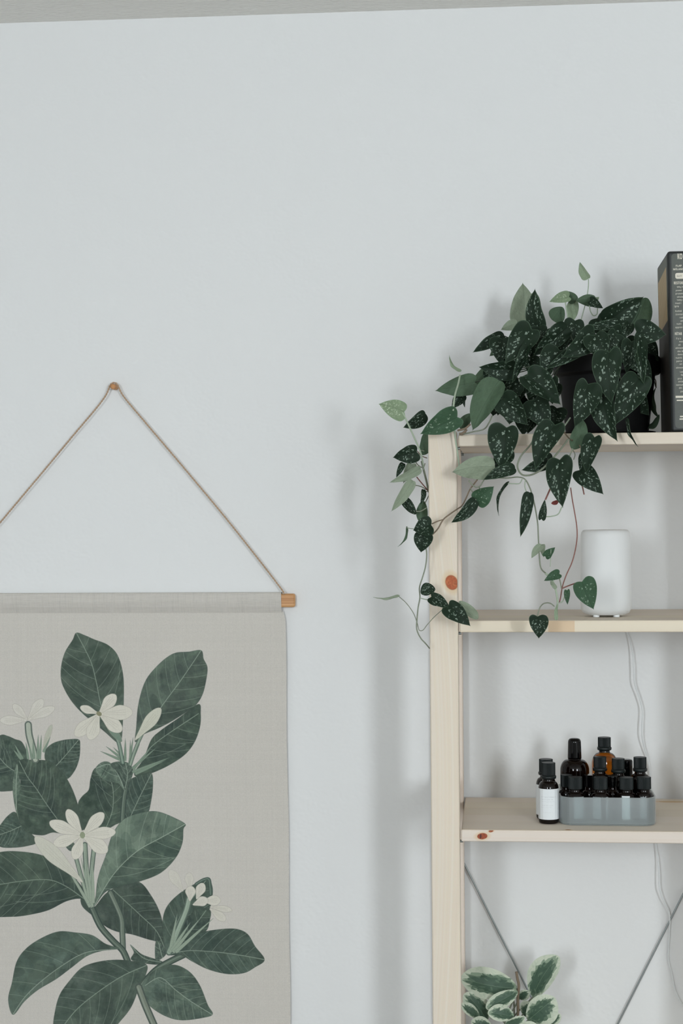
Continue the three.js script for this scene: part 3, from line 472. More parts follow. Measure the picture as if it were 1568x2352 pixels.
// ------------------------------------------------------------------ trailing plant in a black pot
{
  const pz = 0.165, pcx = at(1393.5, 950, pz).x, py = shelfTop[0];
  const plant = thing('trailing_plant', 'trailing houseplant with silver-spotted dark heart leaves spilling from a black pot on the top shelf', 'plant', [pcx, py, pz]);
  const local = (g) => { g.translate(-pcx, -py, -pz); return g; };
  const PR = 0.0855, PH = 0.128;
  mesh('saucer', lathe([[0.0001, 0.0005], [0.070, 0.0005], [0.0765, 0.006], [0.0775, 0.0075], [0.075, 0.008], [0.068, 0.004], [0.0001, 0.004]], 56), M.potBlack, plant);
  mesh('pot', lathe([[0.0001, 0.0045], [0.062, 0.0045], [0.066, 0.008], [PR - 0.009, PH - 0.032], [PR - 0.009, PH - 0.030], [PR - 0.002, PH - 0.028], [PR, PH - 0.025], [PR, PH - 0.003], [PR - 0.002, PH], [PR - 0.006, PH], [PR - 0.008, PH - 0.004], [PR - 0.014, PH - 0.03], [0.0001, PH - 0.03]], 64), M.potBlack, plant);
  const soil = new THREE.SphereGeometry(PR - 0.012, 28, 10, 0, 6.2832, 0, Math.PI / 2); soil.scale(1, 0.16, 1); soil.translate(0, PH - 0.026, 0); mesh('soil', soil, M.soil, plant);
  // base x, y; tip x, y; visible width; distance from the wall; 1 = face seen, 0 = back seen; sheet; more
  const leaves = [
    // crown
    [1203, 746, 1200, 651, 62, 0.14, 0, 'p', { shape: 'lance', fold: 0.12, roll: 0 }], [1214, 728, 1228, 672, 32, 0.12, 0, 'p', { shape: 'ovate' }],
    [1235, 768, 1226.6, 664, 42, 0.2, 1, 'd', { shape: 'lance', fold: 0.1, cell: 1 }], [1186, 744, 1150, 757, 26, 0.18, 0, 'p', { bend: 0.2 }],
    [1158, 772, 1086, 808, 31, 0.2, 1, 'd', { shape: 'lance', cell: 0, roll: 0.3 }], [1150, 786, 1124, 818, 22, 0.17, 0, 'd', {}],
    [1221, 757, 1159.5, 834, 62, 0.285, 1, 'd', { cell: 1, fold: 0.15 }], [1218, 794, 1176, 878, 38, 0.30, 1, 'd', { foldL: 0.2, foldR: 1.9, cell: 2, shape: 'lance' }],
    [1304, 751, 1226, 818, 46, 0.27, 1, 'd', { cell: 2, shape: 'lance' }], [1364, 768, 1292, 821, 54, 0.335, 1, 'd', { cell: 0, fold: 0.1 }],
    [1342, 792, 1254, 846, 34, 0.308, 1, 'd', { shape: 'lance', cell: 1 }], [1392, 782, 1330, 812, 40, 0.30, 1, 'd', { cell: 2 }], [1286, 806, 1246, 871, 60, 0.295, 1, 'd', { cell: 1, foldR: 0.9 }],
    [1182, 848, 1100, 843, 46, 0.275, 1, 'd', { cell: 0, roll: -0.3 }], [1122, 848, 1072, 905, 24, 0.255, 0, 'd', { shape: 'lance' }],
    [1090, 878, 1000.5, 899, 50, 0.29, 0, 'm', { fold: 0.15 }], [1146, 874, 1085.6, 988, 68, 0.345, 0, 'm', { shape: 'lance', foldL: 0.75, foldR: 0.15, bend: 0.08, roll: 0.1 }],
    [1152, 916, 1211, 976, 60, 0.325, 1, 'd', { cell: 2 }], [1210, 862, 1286, 928, 72, 0.335, 1, 'd', { cell: 0, foldL: 0.8 }],
    [1228, 918, 1262, 986, 60, 0.30, 1, 'd', { cell: 1 }], [1268, 868, 1270, 925, 34, 0.31, 1, 'd', { cell: 0, roll: 0.5 }], [1192, 880, 1148, 912, 44, 0.265, 1, 'd', { cell: 1 }],
    [1232, 862, 1212, 916, 42, 0.30, 1, 'd', { cell: 2 }],
    // hanging over the shelf, left
    [1163, 982, 1149, 1076, 70, 0.365, 1, 'd', { cell: 1, fold: 0.25, roll: 0.15 }], [1158, 1030, 1138, 1080, 50, 0.35, 1, 'd', { cell: 0 }],
    [1183, 1076, 1110, 1101, 30, 0.375, 1, 'd', { cell: 2, shape: 'lance', roll: 0.3 }], [1136, 1071, 1038, 1083, 55, 0.362, 0, 'p', { shape: 'lance', fold: 0.12, bend: 0.05 }],
    [1093, 1147, 1133.5, 1118, 44, 0.35, 1, 'm', { cell: 2 }], [1092, 1148, 1036.6, 1201, 30, 0.36, 1, 'd', { shape: 'lance', cell: 1 }],
    [1168, 1106, 1142, 1182, 8, 0.35, 1, 'd', { shape: 'lance', roll: 0.9 }],
    [1274, 976, 1229, 1077, 60, 0.37, 1, 'd', { cell: 0 }], [1269, 1052, 1198, 1080, 34, 0.345, 1, 'd', { cell: 2, shape: 'lance' }],
    [1285, 1056, 1291.7, 1165, 61, 0.378, 1, 'd', { cell: 1, fold: 0.12 }], [1365, 1004, 1344, 1086, 43, 0.388, 1, 'd', { cell: 0, roll: 0.4 }],
    [1330, 1080, 1384.5, 1134.5, 50, 0.366, 1, 'd', { cell: 2 }], [1346, 1042, 1334, 1088, 24, 0.36, 1, 'd', { cell: 1 }],
    [1338, 966, 1314.7, 1032, 38, 0.366, 0, 'm', { shape: 'ovate' }],
    // right half
    [1399, 808, 1404, 927, 67, 0.375, 1, 'd', { cell: 0, fold: 0.1 }], [1468, 868, 1413.6, 975, 68, 0.352, 1, 'd', { cell: 2, fold: 0.3 }],
    [1384, 902, 1417, 1013, 56, 0.362, 1, 'd', { cell: 1, fold: 0.3 }], [1350, 882, 1319, 980, 63, 0.382, 1, 'd', { cell: 2, roll: 0.1 }],
    [1366, 770, 1386, 829, 58, 0.345, 1, 'd', { cell: 1 }], [1415, 766, 1388, 806, 44, 0.32, 1, 'd', { cell: 0 }],
    [1450, 785, 1437, 857, 40, 0.33, 1, 'd', { cell: 2 }], [1468, 776, 1477, 881, 42, 0.352, 1, 'd', { cell: 1, foldL: 1.3, shape: 'lance' }],
    [1461, 762, 1529, 768, 57, 0.315, 1, 'd', { cell: 0 }], [1386, 740, 1477, 683, 66, 0.255, 1, 'd', { cell: 1, bend: 0.22, shape: 'lance' }],
    [1484, 684, 1464, 754, 50, 0.235, 0, 'm', { bend: 0.16, shape: 'ovate' }], [1440, 744, 1345, 752, 28, 0.262, 1, 'd', { cell: 2, shape: 'lance' }],
    [1428, 762, 1378, 792, 42, 0.28, 1, 'd', { cell: 0 }], [1446, 742, 1425, 778, 26, 0.275, 1, 'd', { cell: 1 }],
    [1439, 960, 1461.5, 1026, 9, 0.345, 1, 'd', { shape: 'lance', roll: 0.8 }],
    // top shoots
    [1306, 682, 1261.5, 693, 26, 0.2, 1, 'y', { cell: 0 }], [1292, 706, 1268, 736, 40, 0.185, 0, 'm', { shape: 'ovate' }], [1312, 738, 1318, 684, 28, 0.175, 0, 'y', { shape: 'ovate' }],
    [1320, 690, 1298, 668, 24, 0.18, 0, 'd', {}], [1364, 690, 1321, 690, 28, 0.2, 0, 'd', {}], [1354, 690, 1384.5, 708, 22, 0.21, 1, 'd', { cell: 0 }], [1362, 696, 1375, 682, 16, 0.19, 0, 'y', {}],
    [1351, 640, 1330, 603, 20, 0.18, 0, 'y', { shape: 'lance', roll: 0.5, fold: 0.4 }],
    [1058, 853, 1030, 818, 9, 0.3, 0, 'y', { shape: 'lance', roll: 0.9, bend: 0.2 }], [1066, 920, 1067, 936, 6, 0.28, 1, 'd', { shape: 'lance' }],
    [1062, 906, 1036, 938, 28, 0.27, 1, 'd', { cell: 1 }], [1080, 950, 1058, 986, 26, 0.31, 0, 'd', { shape: 'ovate' }],
    // resting on the post and hanging to its left
    [1050, 958, 966, 997, 56, 0.352, 1, 'm', { cell: 0, fold: 0.2, bend: 0.14 }], [978, 990, 972, 1046, 30, 0.29, 0, 'm', { shape: 'ovate', roll: 0.4 }],
    [928, 946, 870, 928, 46, 0.33, 1, 'y', { cell: 1, fold: 0.08, bend: 0.03 }], [977, 950, 926, 982, 32, 0.29, 1, 'd', { cell: 2, shape: 'lance', fold: 0.05 }],
    [957, 1038, 902.7, 1051, 42, 0.33, 1, 'd', { cell: 0 }], [927, 1064, 909.7, 1097, 15, 0.3, 1, 'd', { shape: 'lance' }], [945, 1066, 926, 1110, 24, 0.285, 0, 'p', {}],
    [966, 1077, 895.5, 1109, 22, 0.32, 0, 'p', { shape: 'lance' }], [948, 1104, 899.5, 1175, 26, 0.325, 0, 'p', { shape: 'lance', bend: 0.1 }],
    [955, 1181, 922, 1138, 23, 0.30, 1, 'd', { shape: 'ovate', cell: 1 }], [972, 1124, 965, 1160, 12, 0.295, 1, 'd', { shape: 'lance' }], [971, 1150, 970, 1204, 27, 0.285, 0, 'm', { shape: 'ovate' }],
    [990, 1206, 949, 1218, 46, 0.372, 1, 'd', { cell: 2, roll: 0.3 }], [974, 1226, 966, 1268.6, 44, 0.36, 1, 'd', { cell: 0 }], [933, 1209, 916, 1256, 5, 0.33, 0, 'm', { shape: 'lance', roll: 1.1, bend: 0.12 }],
    [999, 1352, 966, 1362, 29, 0.358, 1, 'd', { shape: 'ovate', cell: 1 }], [990, 1371, 1034, 1396, 30, 0.364, 1, 'd', { cell: 2 }], [1030, 1391, 1079.5, 1437, 44, 0.37, 1, 'd', { cell: 0 }],
    [1054, 1381, 1097, 1422, 24, 0.345, 0, 'p', { shape: 'ovate' }], [917, 1367, 858, 1374.7, 6, 0.33, 0, 'p', { shape: 'lance', roll: 0.9 }],
    // hanging in front of the second shelf
    [1216, 1131, 1194.5, 1233, 28, 0.362, 1, 'd', { shape: 'lance', cell: 0 }], [1243, 1192, 1251, 1147, 18, 0.36, 1, 'd', { cell: 1 }], [1283, 1150, 1266, 1156, 10, 0.36, 1, 'r', { shape: 'ovate' }],
    [1244, 1252, 1220, 1282, 18, 0.36, 0, 'p', { shape: 'lance' }], [1246, 1250, 1248, 1280, 12, 0.355, 0, 'p', { shape: 'lance' }], [1252, 1278, 1274, 1257, 20, 0.365, 1, 'm', { cell: 2 }], [1284, 1318, 1249, 1334, 23, 0.372, 1, 'm', { cell: 1 }],
    [1336, 1336, 1362.5, 1399, 54, 0.392, 1, 'm', { cell: 0, fold: 0.1 }], [1302, 1356, 1303, 1389, 14, 0.38, 1, 'm', {}], [1234, 1416, 1236.7, 1466, 44, 0.395, 1, 'd', { cell: 2 }],
    [1277, 1352, 1263, 1334, 10, 0.378, 0, 'p', { shape: 'lance' }], [1277, 1424, 1279, 1386, 9, 0.38, 0, 'y', { shape: 'lance' }],
    // curled dark leaf beside the pot
    [1506, 890, 1513, 958, 12, 0.17, 0, 'd', { shape: 'ovate', bend: -0.25, roll: 0.7 }], [1513, 952, 1478, 984, 14, 0.18, 0, 'd', { shape: 'ovate', bend: 0.2, roll: 0.7 }],
  ];
  // leaves inside the crown that close it behind the outer ones
  const FR = rng(4711);
  for (const [x, y] of [[1200, 790], [1250, 770], [1290, 770], [1330, 760], [1380, 750], [1420, 800], [1450, 830], [1480, 800], [1170, 880], [1230, 840], [1260, 900], [1200, 900], [1150, 860], [1440, 900], [1470, 920], [1180, 820], [1240, 800], [1310, 770], [1400, 770], [1215, 945], [1130, 870], [1262, 850], [1420, 870], [1160, 800], [1130, 885], [1150, 930], [1270, 800], [1230, 960], [1185, 950], [1300, 790], [1350, 780], [1390, 790], [1440, 800], [1466, 842], [1175, 905], [1222, 935], [1248, 915], [1210, 965], [1262, 962], [1140, 862], [1282, 900], [1285, 950], [1165, 925], [1195, 925]])
    leaves.push([x - 14 + 10 * FR(), y - 24 + 12 * FR(), x + (x > 1330 ? 16 : -26) + 20 * FR(), y + 22 + 14 * FR(), 40 + 12 * FR(), 0.20 + 0.05 * FR(), 1, 'd', { cell: Math.floor(FR() * 3) }]);
  const petioles = [], root = V3(pcx, py + PH - 0.01, pz);
  leaves.forEach(([bx, by, tx, ty, w, z, face, kind, o], i) => {
    const dz = (o.dz ?? (kind === 'y' ? 0 : 0.012 * (FR() - 0.2))), base = at(bx, by, z), tip = at(tx, ty, z + dz);
    const g = leafGeometry({ base, tip, w: w * scaleAt(z), face, cell: i % 3, roll: (FR() - 0.5) * 0.7, bend: 0.05 + 0.10 * FR(), fold: 0.1 + 0.25 * FR(), curl: 0.06 * FR(), wave: 0.02 + 0.025 * FR(), ...o });
    mesh('leaf', local(g), LEAF[kind], plant);
    if (by < 930 && by > 748 && bx > 1085 && z < 0.3) {                        // hidden stalk from the soil to each crown leaf
      const s = root.clone().add(V3((FR() - 0.5) * 0.07, -0.014, (FR() - 0.5) * 0.05)), dir = V3(base.x - pcx, 0, base.z - pz), far = dir.length(), over = dir.setLength(Math.min(far * 0.8, PR + 0.002)).add(root); over.y = Math.max(root.y - 0.004, Math.min(root.y + 0.012, base.y)) + 0.002; const m = over;
      petioles.push(tube([s, m, base.clone().add(V3(0, 0, -0.001)), base], 0.0009, 5, 4));
    }
  });
  const pm = mesh('leaf_stalks', local(mergeGeometries(petioles)), std({ color: new THREE.Color(0.075, 0.10, 0.065), roughness: 0.7 }), plant); pm.userData.kind = 'stuff';
  // vines and stalks that show: pixel paths with distance from the wall
  const S = (pts, r, mat) => mesh('stem', local(tube(pts.map(([x, y, z]) => at(x, y, z)), r, 7, 8)), mat, plant);
  const zs = (z, ...p) => p.map(([x, y, q]) => [x, y, q ?? z]);
  S(zs(0.18, [1351, 641], [1351, 655], [1349, 672], [1346, 690], [1338, 720], [1330, 750]), 0.0008, stemPale); S(zs(0.18, [1298, 695, 0.205], [1302, 720, 0.21], [1307, 748, 0.2]), 0.0011, stemPale);
  S(zs(0.2, [1353, 700], [1356, 716], [1363, 725], [1370, 722], [1372, 708]), 0.0009, stemPale);
  S(zs(0.33, [1056, 862, 0.31], [1052, 882, 0.33], [1044, 910, 0.352], [1040, 944, 0.358]), 0.0015, stemPale);
  S(zs(0.35, [1043, 985, 0.335], [1046, 1012, 0.333], [1051, 1045, 0.334], [1054, 1072, 0.345]), 0.0014, stemPale);
  S(zs(0.33, [925, 949], [936, 972], [950, 1003], [964, 1035], [970, 1058, 0.32], [972, 1078, 0.305]), 0.0013, stemPale);
  S(zs(0.31, [952, 1058, 0.325], [962, 1070], [971, 1074], [976, 1064]), 0.0009, stemGreen);
  S(zs(0.31, [968, 1060], [974, 1085, 0.3], [979, 1105, 0.29], [984, 1130, 0.28]), 0.0016, stemGreen);
  S(zs(0.31, [958, 1036], [968, 1047], [980, 1052, 0.3]), 0.0008, stemBrown); S(zs(0.3, [966, 1034], [974, 1036]), 0.0007, stemGreen);
  S(zs(0.3, [957, 1096, 0.32], [970, 1112], [984, 1128, 0.28]), 0.0009, stemRed); S(zs(0.3, [947, 1114, 0.32], [965, 1117], [983, 1127, 0.28]), 0.0008, stemGreen);
  S(zs(0.29, [972, 1128], [978, 1129], [985, 1127, 0.28]), 0.0007, stemGreen); S(zs(0.29, [976, 1155], [981, 1145], [986, 1135, 0.28]), 0.0008, stemGreen); S(zs(0.3, [955, 1175], [966, 1174], [980, 1166]), 0.0008, stemGreen);
  S(zs(0.345, [985, 1235], [1004, 1216], [1018, 1193], [1034, 1180], [1050, 1169], [1060, 1162], [1070, 1144], [1079, 1124], [1088, 1112], [1100, 1096, 0.35]), 0.0011, stemBrown);
  S(zs(0.345, [992, 1203, 0.36], [1005, 1197], [1018, 1193]), 0.0009, stemBrown); S(zs(0.36, [934, 1212, 0.33], [942, 1214, 0.34], [952, 1215]), 0.0006, stemPale);
  S(zs(0.355, [1076, 1103], [1084, 1113], [1093, 1119], [1101, 1117], [1108, 1107], [1114, 1098]), 0.0010, stemGreen); S(zs(0.35, [1080, 1122], [1085, 1130], [1091, 1140]), 0.0008, stemGreen); S(zs(0.35, [1100, 1118], [1102, 1128], [1102, 1136]), 0.0009, stemGreen);
  S(zs(0.355, [975, 1250], [979, 1266], [979, 1285], [976, 1305], [970, 1326], [963, 1350], [964, 1372], [960, 1395], [957.5, 1420], [957, 1446], [966, 1466], [977, 1478], [986, 1489, 0.34]), 0.0010, stemGreen);
  S(zs(0.35, [916, 1370, 0.33], [935, 1388], [950, 1410], [958, 1432], [963, 1448], [970, 1448], [980, 1436], [996, 1418], [1016, 1400, 0.36]), 0.0006, stemGreen); S(zs(0.36, [966, 1374], [978, 1377], [990, 1378]), 0.0008, stemPale);
  S(zs(0.36, [1305, 1008, 0.365], [1290, 1028], [1266, 1056, 0.372], [1241, 1080, 0.37], [1214, 1092], [1198, 1090], [1188, 1073], [1195, 1049], [1218, 1021, 0.35], [1240, 978, 0.33]), 0.0014, stemGreen);
  S(zs(0.355, [1140, 1097, 0.36], [1165, 1098], [1190, 1096], [1204, 1100], [1216, 1120], [1225, 1150], [1231, 1180], [1234.5, 1205], [1236, 1238], [1238, 1275], [1242, 1305], [1254, 1318, 0.365]), 0.0011, stemGreen);
  S(zs(0.355, [1166, 1110], [1180, 1111], [1193, 1110], [1199, 1100]), 0.0008, stemPale); S(zs(0.358, [1206, 1102], [1205, 1118], [1209, 1131]), 0.0008, stemPale);
  S(zs(0.368, [1310, 1120], [1314, 1148], [1319, 1176], [1324, 1208], [1325, 1232], [1321, 1262], [1313, 1292], [1300, 1321], [1291, 1348], [1287, 1372], [1284, 1385]), 0.0009, stemRed);
  S(zs(0.375, [1289, 1352], [1306, 1345], [1326, 1338, 0.39]), 0.0010, stemRed); S(zs(0.38, [1273, 1393], [1264, 1386], [1253, 1385], [1241, 1393, 0.39], [1233, 1416, 0.394]), 0.0009, stemGreen);
  S(zs(0.375, [1252, 1317], [1266, 1330], [1276, 1356], [1280, 1385], [1277, 1405], [1276, 1424]), 0.0015, stemPale); S(zs(0.375, [1283, 1324], [1287, 1340], [1289, 1352]), 0.0009, stemGreen); S(zs(0.378, [1284, 1384], [1291, 1382], [1296, 1370], [1301, 1357]), 0.0008, stemPale); S(zs(0.37, [1265, 1262], [1264, 1284], [1263, 1302]), 0.0005, stemPale);
  S(zs(0.345, [1055, 999, 0.33], [1085, 992], [1112, 985], [1122, 972, 0.34], [1130, 955, 0.33]), 0.0011, stemGreen); S(zs(0.34, [1050, 989], [1068, 984], [1080, 974]), 0.0016, stemBrown); S(zs(0.335, [1054, 997], [1062, 995], [1072, 986]), 0.0018, stemBrown); S(zs(0.335, [1058, 999], [1066, 996], [1070, 988]), 0.0014, stemBrown);
  S(zs(0.37, [1314.7, 1030], [1310, 1042], [1305, 1053, 0.376]), 0.0010, stemGreen); S(zs(0.365, [1315, 1033], [1320, 1044], [1317, 1056]), 0.0007, stemGreen); S(zs(0.365, [1330, 1022], [1335, 1032], [1340, 1042]), 0.0009, stemBrown); S(zs(0.355, [1331, 1105], [1337, 1118], [1341, 1136]), 0.0010, stemRed);
  S(zs(0.36, [1248, 1187], [1265, 1186], [1281, 1181], [1290, 1164]), 0.0009, stemPale); S(zs(0.365, [1252, 1148], [1260, 1130], [1268, 1112]), 0.0013, stemRed);
  S(zs(0.35, [1290, 985], [1299, 974], [1309, 960, 0.33]), 0.0012, stemPale); S(zs(0.345, [1294, 990], [1302, 1002], [1314, 1012, 0.365]), 0.0011, stemBrown);
  S(zs(0.165, [1500, 866], [1505, 874], [1506, 890]), 0.0009, stemBrown);
}

// ------------------------------------------------------------------ printed tin behind the plant
{
  const zf = 0.306, zb = 0.142, b0 = at(1541.5, 990, zf), t0 = at(1531.5, 577, zf), bh = t0.y - shelfTop[0], skew = t0.x - b0.x, bw = 0.088, bd = zf - zb;
  const tin = thing('storage_box', 'dark printed food box with pale lettering and a wood-pattern side, beside the trailing plant', 'box', [b0.x, shelfTop[0], zf]);
  const lean = (g) => { const p = g.attributes.position; for (let i = 0; i < p.count; i++) p.setX(i, p.getX(i) + skew * p.getY(i) / bh); g.computeVertexNormals(); return g; };
  const bg = new RoundedBoxGeometry(bw, bh, bd, 4, 0.005); bg.translate(bw / 2, bh / 2 + 0.0004, -bd / 2); mesh('body', lean(bg), M.black, tin);
  // front print
  const S = 4600, cw = Math.round((bw - 0.012) * S), ch = Math.round((bh - 0.01) * S), c = canvas(cw, ch), k = c.getContext('2d'), r = rng(6);
  k.fillStyle = css(78, 82, 76); k.fillRect(0, 0, cw, ch);
  for (let i = 0; i < 2600; i++) { const v = 60 + 45 * r(); k.fillStyle = css(v, v * 1.02, v * 0.95, 0.10); k.fillRect(r() * cw, r() * ch, 3 + 20 * r(), 2 + 10 * r()); }
  const X = (px, py) => (at(px, py, zf).x - b0.x - skew * (at(px, py, zf).y - shelfTop[0]) / bh - 0.006) * S, Y = (px, py) => (t0.y - at(px, py, zf).y - 0.004) * S;
  const ink = css(214, 208, 192); k.fillStyle = ink; k.textBaseline = 'middle';
  const word = (t, px, py, size, font = 'bold', dx = 0) => { k.font = `${font} ${Math.round(size * 3.08)}px sans-serif`; k.fillText(t, X(px, py) + dx, Y(px, py)); };
  k.save(); k.translate(X(1554.5, 589), Y(1554.5, 589)); k.scale(0.62, 1.25); k.font = `bold ${Math.round(14 * 3.08)}px sans-serif`; k.fillText('KO', 0, 0); k.restore();
  word('FLAP', 1551, 610.5, 6); word('MÉLANG', 1545, 618.5, 6);
  k.beginPath(); k.roundRect(X(1550, 627), Y(1550, 627), 200, 13.5 * 3.08, 14); k.fill(); k.fillStyle = css(90, 84, 76); word('BUTT', 1554, 634, 5, ''); k.fillStyle = ink;
  k.save(); k.translate(X(1546.5, 650), Y(1546.5, 650)); k.scale(0.7, 1.1); k.font = `bold ${Math.round(8 * 3.08)}px sans-serif`; k.fillText('RESTOR', 0, 0); k.restore();
  const lines = (list, s) => list.forEach(([t, px, py]) => word(t, px, py, s, ''));
  lines([['Why h', 1554, 659.5], ['power', 1551, 667], ['protein', 1550.5, 674.5], ['whole', 1554, 682], ['tasty a', 1554, 689], ['meal i', 1549.5, 696.5], ['(grip', 1548, 703.5], ['Kodiak', 1549.5, 714.5], ['(contai', 1551, 722], ['raisi', 1560, 729.5], ['and', 1562, 737], ['nutri', 1553, 744], ['appren', 1550, 752]], 5.2);
  k.save(); k.translate(X(1549, 767), Y(1549, 767)); k.scale(0.75, 1.1); k.font = `bold ${Math.round(7 * 3.08)}px sans-serif`; k.fillText('RÉTAB', 0, 0); k.restore();
  lines([['Il y a', 1552, 777.5], ['nos', 1559, 784.5], ['ali', 1557, 792], ['aliment', 1550.5, 799.5], ['des lé', 1555, 807], ['dans', 1555.5, 814], ['nutriti', 1551, 822], ['parce', 1552.5, 829.5], ['un', 1560, 836], ['aliment', 1551.5, 844.5], ['Les', 1561, 854], ['flo', 1563, 861.5], ['prot', 1555.5, 869.5], ['entie', 1557, 876.5], ['savour', 1552, 884], ['dîn', 1558.5, 891], ['pa', 1562, 899]], 5.2);
  k.fillRect(X(1551, 909), Y(1551, 909), 200, 5 * 3.08); k.fillRect(X(1553.5, 918), Y(1553.5, 918), 160, 3 * 3.08); k.fillRect(X(1561, 955), Y(1561, 955), 120, 3 * 3.08); k.fillRect(X(1560, 961), Y(1560, 961), 120, 3 * 3.08);
  const fp = new THREE.ShapeGeometry((() => { const s = new THREE.Shape(), w = bw - 0.012, h = bh - 0.010, q = 0.006; s.moveTo(q, 0); s.lineTo(w - q, 0); s.quadraticCurveTo(w, 0, w, q); s.lineTo(w, h - q); s.quadraticCurveTo(w, h, w - q, h); s.lineTo(q, h); s.quadraticCurveTo(0, h, 0, h - q); s.lineTo(0, q); s.quadraticCurveTo(0, 0, q, 0); return s; })());
  { const p = fp.attributes.position, u = fp.attributes.uv; for (let i = 0; i < p.count; i++) u.setXY(i, p.getX(i) / (bw - 0.012), p.getY(i) / (bh - 0.01)); }
  fp.translate(0.006, 0.006, 0.0003); mesh('front_print', lean(fp), std({ map: tex(c, false), roughness: 0.55 }), tin);
  // side face: printed planks on a slant, dark brown below them
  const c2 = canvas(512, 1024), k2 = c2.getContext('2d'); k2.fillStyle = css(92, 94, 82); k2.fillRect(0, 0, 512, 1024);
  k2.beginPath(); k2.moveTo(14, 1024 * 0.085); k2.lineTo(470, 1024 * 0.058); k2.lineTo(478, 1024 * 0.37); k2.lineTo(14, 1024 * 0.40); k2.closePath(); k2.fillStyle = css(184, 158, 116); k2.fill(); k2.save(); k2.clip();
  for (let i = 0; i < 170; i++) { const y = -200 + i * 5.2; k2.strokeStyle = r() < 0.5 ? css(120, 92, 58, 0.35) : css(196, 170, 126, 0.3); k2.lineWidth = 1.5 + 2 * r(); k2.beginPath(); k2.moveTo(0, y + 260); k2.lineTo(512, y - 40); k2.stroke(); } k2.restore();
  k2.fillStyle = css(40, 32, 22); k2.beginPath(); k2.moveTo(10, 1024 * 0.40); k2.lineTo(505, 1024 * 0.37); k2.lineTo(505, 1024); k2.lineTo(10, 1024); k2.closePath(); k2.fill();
  const sp = new THREE.PlaneGeometry(bd - 0.012, bh - 0.012, 1, 4); sp.rotateY(-Math.PI / 2); sp.translate(-0.0003, bh / 2, -bd / 2); mesh('side_face', lean(sp), std({ map: tex(c2, false), roughness: 0.6 }), tin);
}

// ------------------------------------------------------------------ aroma diffuser and its cord
const cordMat = std({ color: new THREE.Color(0.74, 0.76, 0.76), roughness: 0.5 });
{
  const z = 0.215, c = at(1391.5, 1410, z), y0 = shelfTop[1], hgt = at(1391, 1217.5, z + 0.02).y - y0, r = 0.0402;
  const d = thing('aroma_diffuser', 'white frosted cylindrical aroma diffuser standing on the second shelf', 'diffuser', [c.x, y0 + 0.0004, z]);
  const frosted = phys({ color: new THREE.Color(0.985, 0.99, 0.985), roughness: 0.7, transmission: 0.42, thickness: 0.0, ior: 1.45 });
  const b = 0.003, prof = [[r - 0.010, b], [r - 0.004, b + 0.003], [r - 0.0004, b + 0.010], [r, b + 0.02]];
  const shell = prof.concat([[r - 0.0012, hgt - 0.010], [r - 0.0022, hgt - 0.004], [r - 0.0048, hgt - 0.0008], [r - 0.009, hgt], [0.0165, hgt - 0.0004], [0.0150, hgt - 0.0026], [0.0165, hgt - 0.0046], [r - 0.009, hgt - 0.0042], [r - 0.0062, hgt - 0.008], [r - 0.0056, hgt - 0.012], [r - 0.0042, b + 0.034], [r - 0.0042, b + 0.032]]);
  mesh('cover', lathe(shell, 72), frosted, d);
  mesh('tank', lathe([[0.0001, b + 0.001], [r - 0.011, b + 0.001], [r - 0.0065, b + 0.010], [r - 0.0065, b + 0.030], [r - 0.0070, hgt * 0.60], [r - 0.010, hgt * 0.60], [r - 0.012, b + 0.05], [0.0001, b + 0.05]], 56), M.whitePlastic, d);
  for (const a of [0.6, 2.5, 3.8, 5.6]) { const f = new THREE.CylinderGeometry(0.005, 0.005, 0.0034, 16); f.translate(Math.sin(a) * 0.026, 0.0017, Math.cos(a) * 0.026); mesh('foot', f, M.whitePlastic, d); }
  const P = (x, y, q) => { const p = at(x, y, q); return p; };
  const pts = [V3(c.x + 0.01, y0 + 0.006, z - 0.035), V3(c.x + 0.014, y0 + 0.0025, z - 0.08), V3(c.x + 0.024, y0 + 0.0025, 0.05), V3(c.x + 0.030, y0 + 0.002, 0.018), V3(c.x + 0.034, y0 - 0.012, 0.008), P(1441, 1455, 0.010), P(1451, 1490, 0.015), P(1455, 1530, 0.0185), P(1457, 1570, 0.0185), P(1467, 1600, 0.0165), P(1475, 1630, 0.0165), P(1474, 1665, 0.019), P(1474, 1690, 0.0185), P(1480, 1720, 0.0135), P(1488, 1745, 0.011), P(1494, 1790, 0.009), P(1499, 1850, 0.008), P(1505, 1935, 0.008), P(1511, 1975, 0.013), P(1513, 2010, 0.017), P(1514, 2040, 0.018), P(1524, 2070, 0.016), P(1536, 2096, 0.012), P(1537, 2140, 0.006), P(1535, 2175, 0.0045), P(1534, 2200, 0.0045), P(1543, 2240, 0.005), P(1552, 2280, 0.006), P(1566, 2306, 0.006), P(1600, 2345, 0.005), P(1640, 2420, 0.005)];
  const cord = mesh('power_cord', tube(pts, 0.0013, 8, 6), cordMat); cord.userData = { label: 'thin white power cord hanging down the wall behind the shelves', category: 'cord' };
}

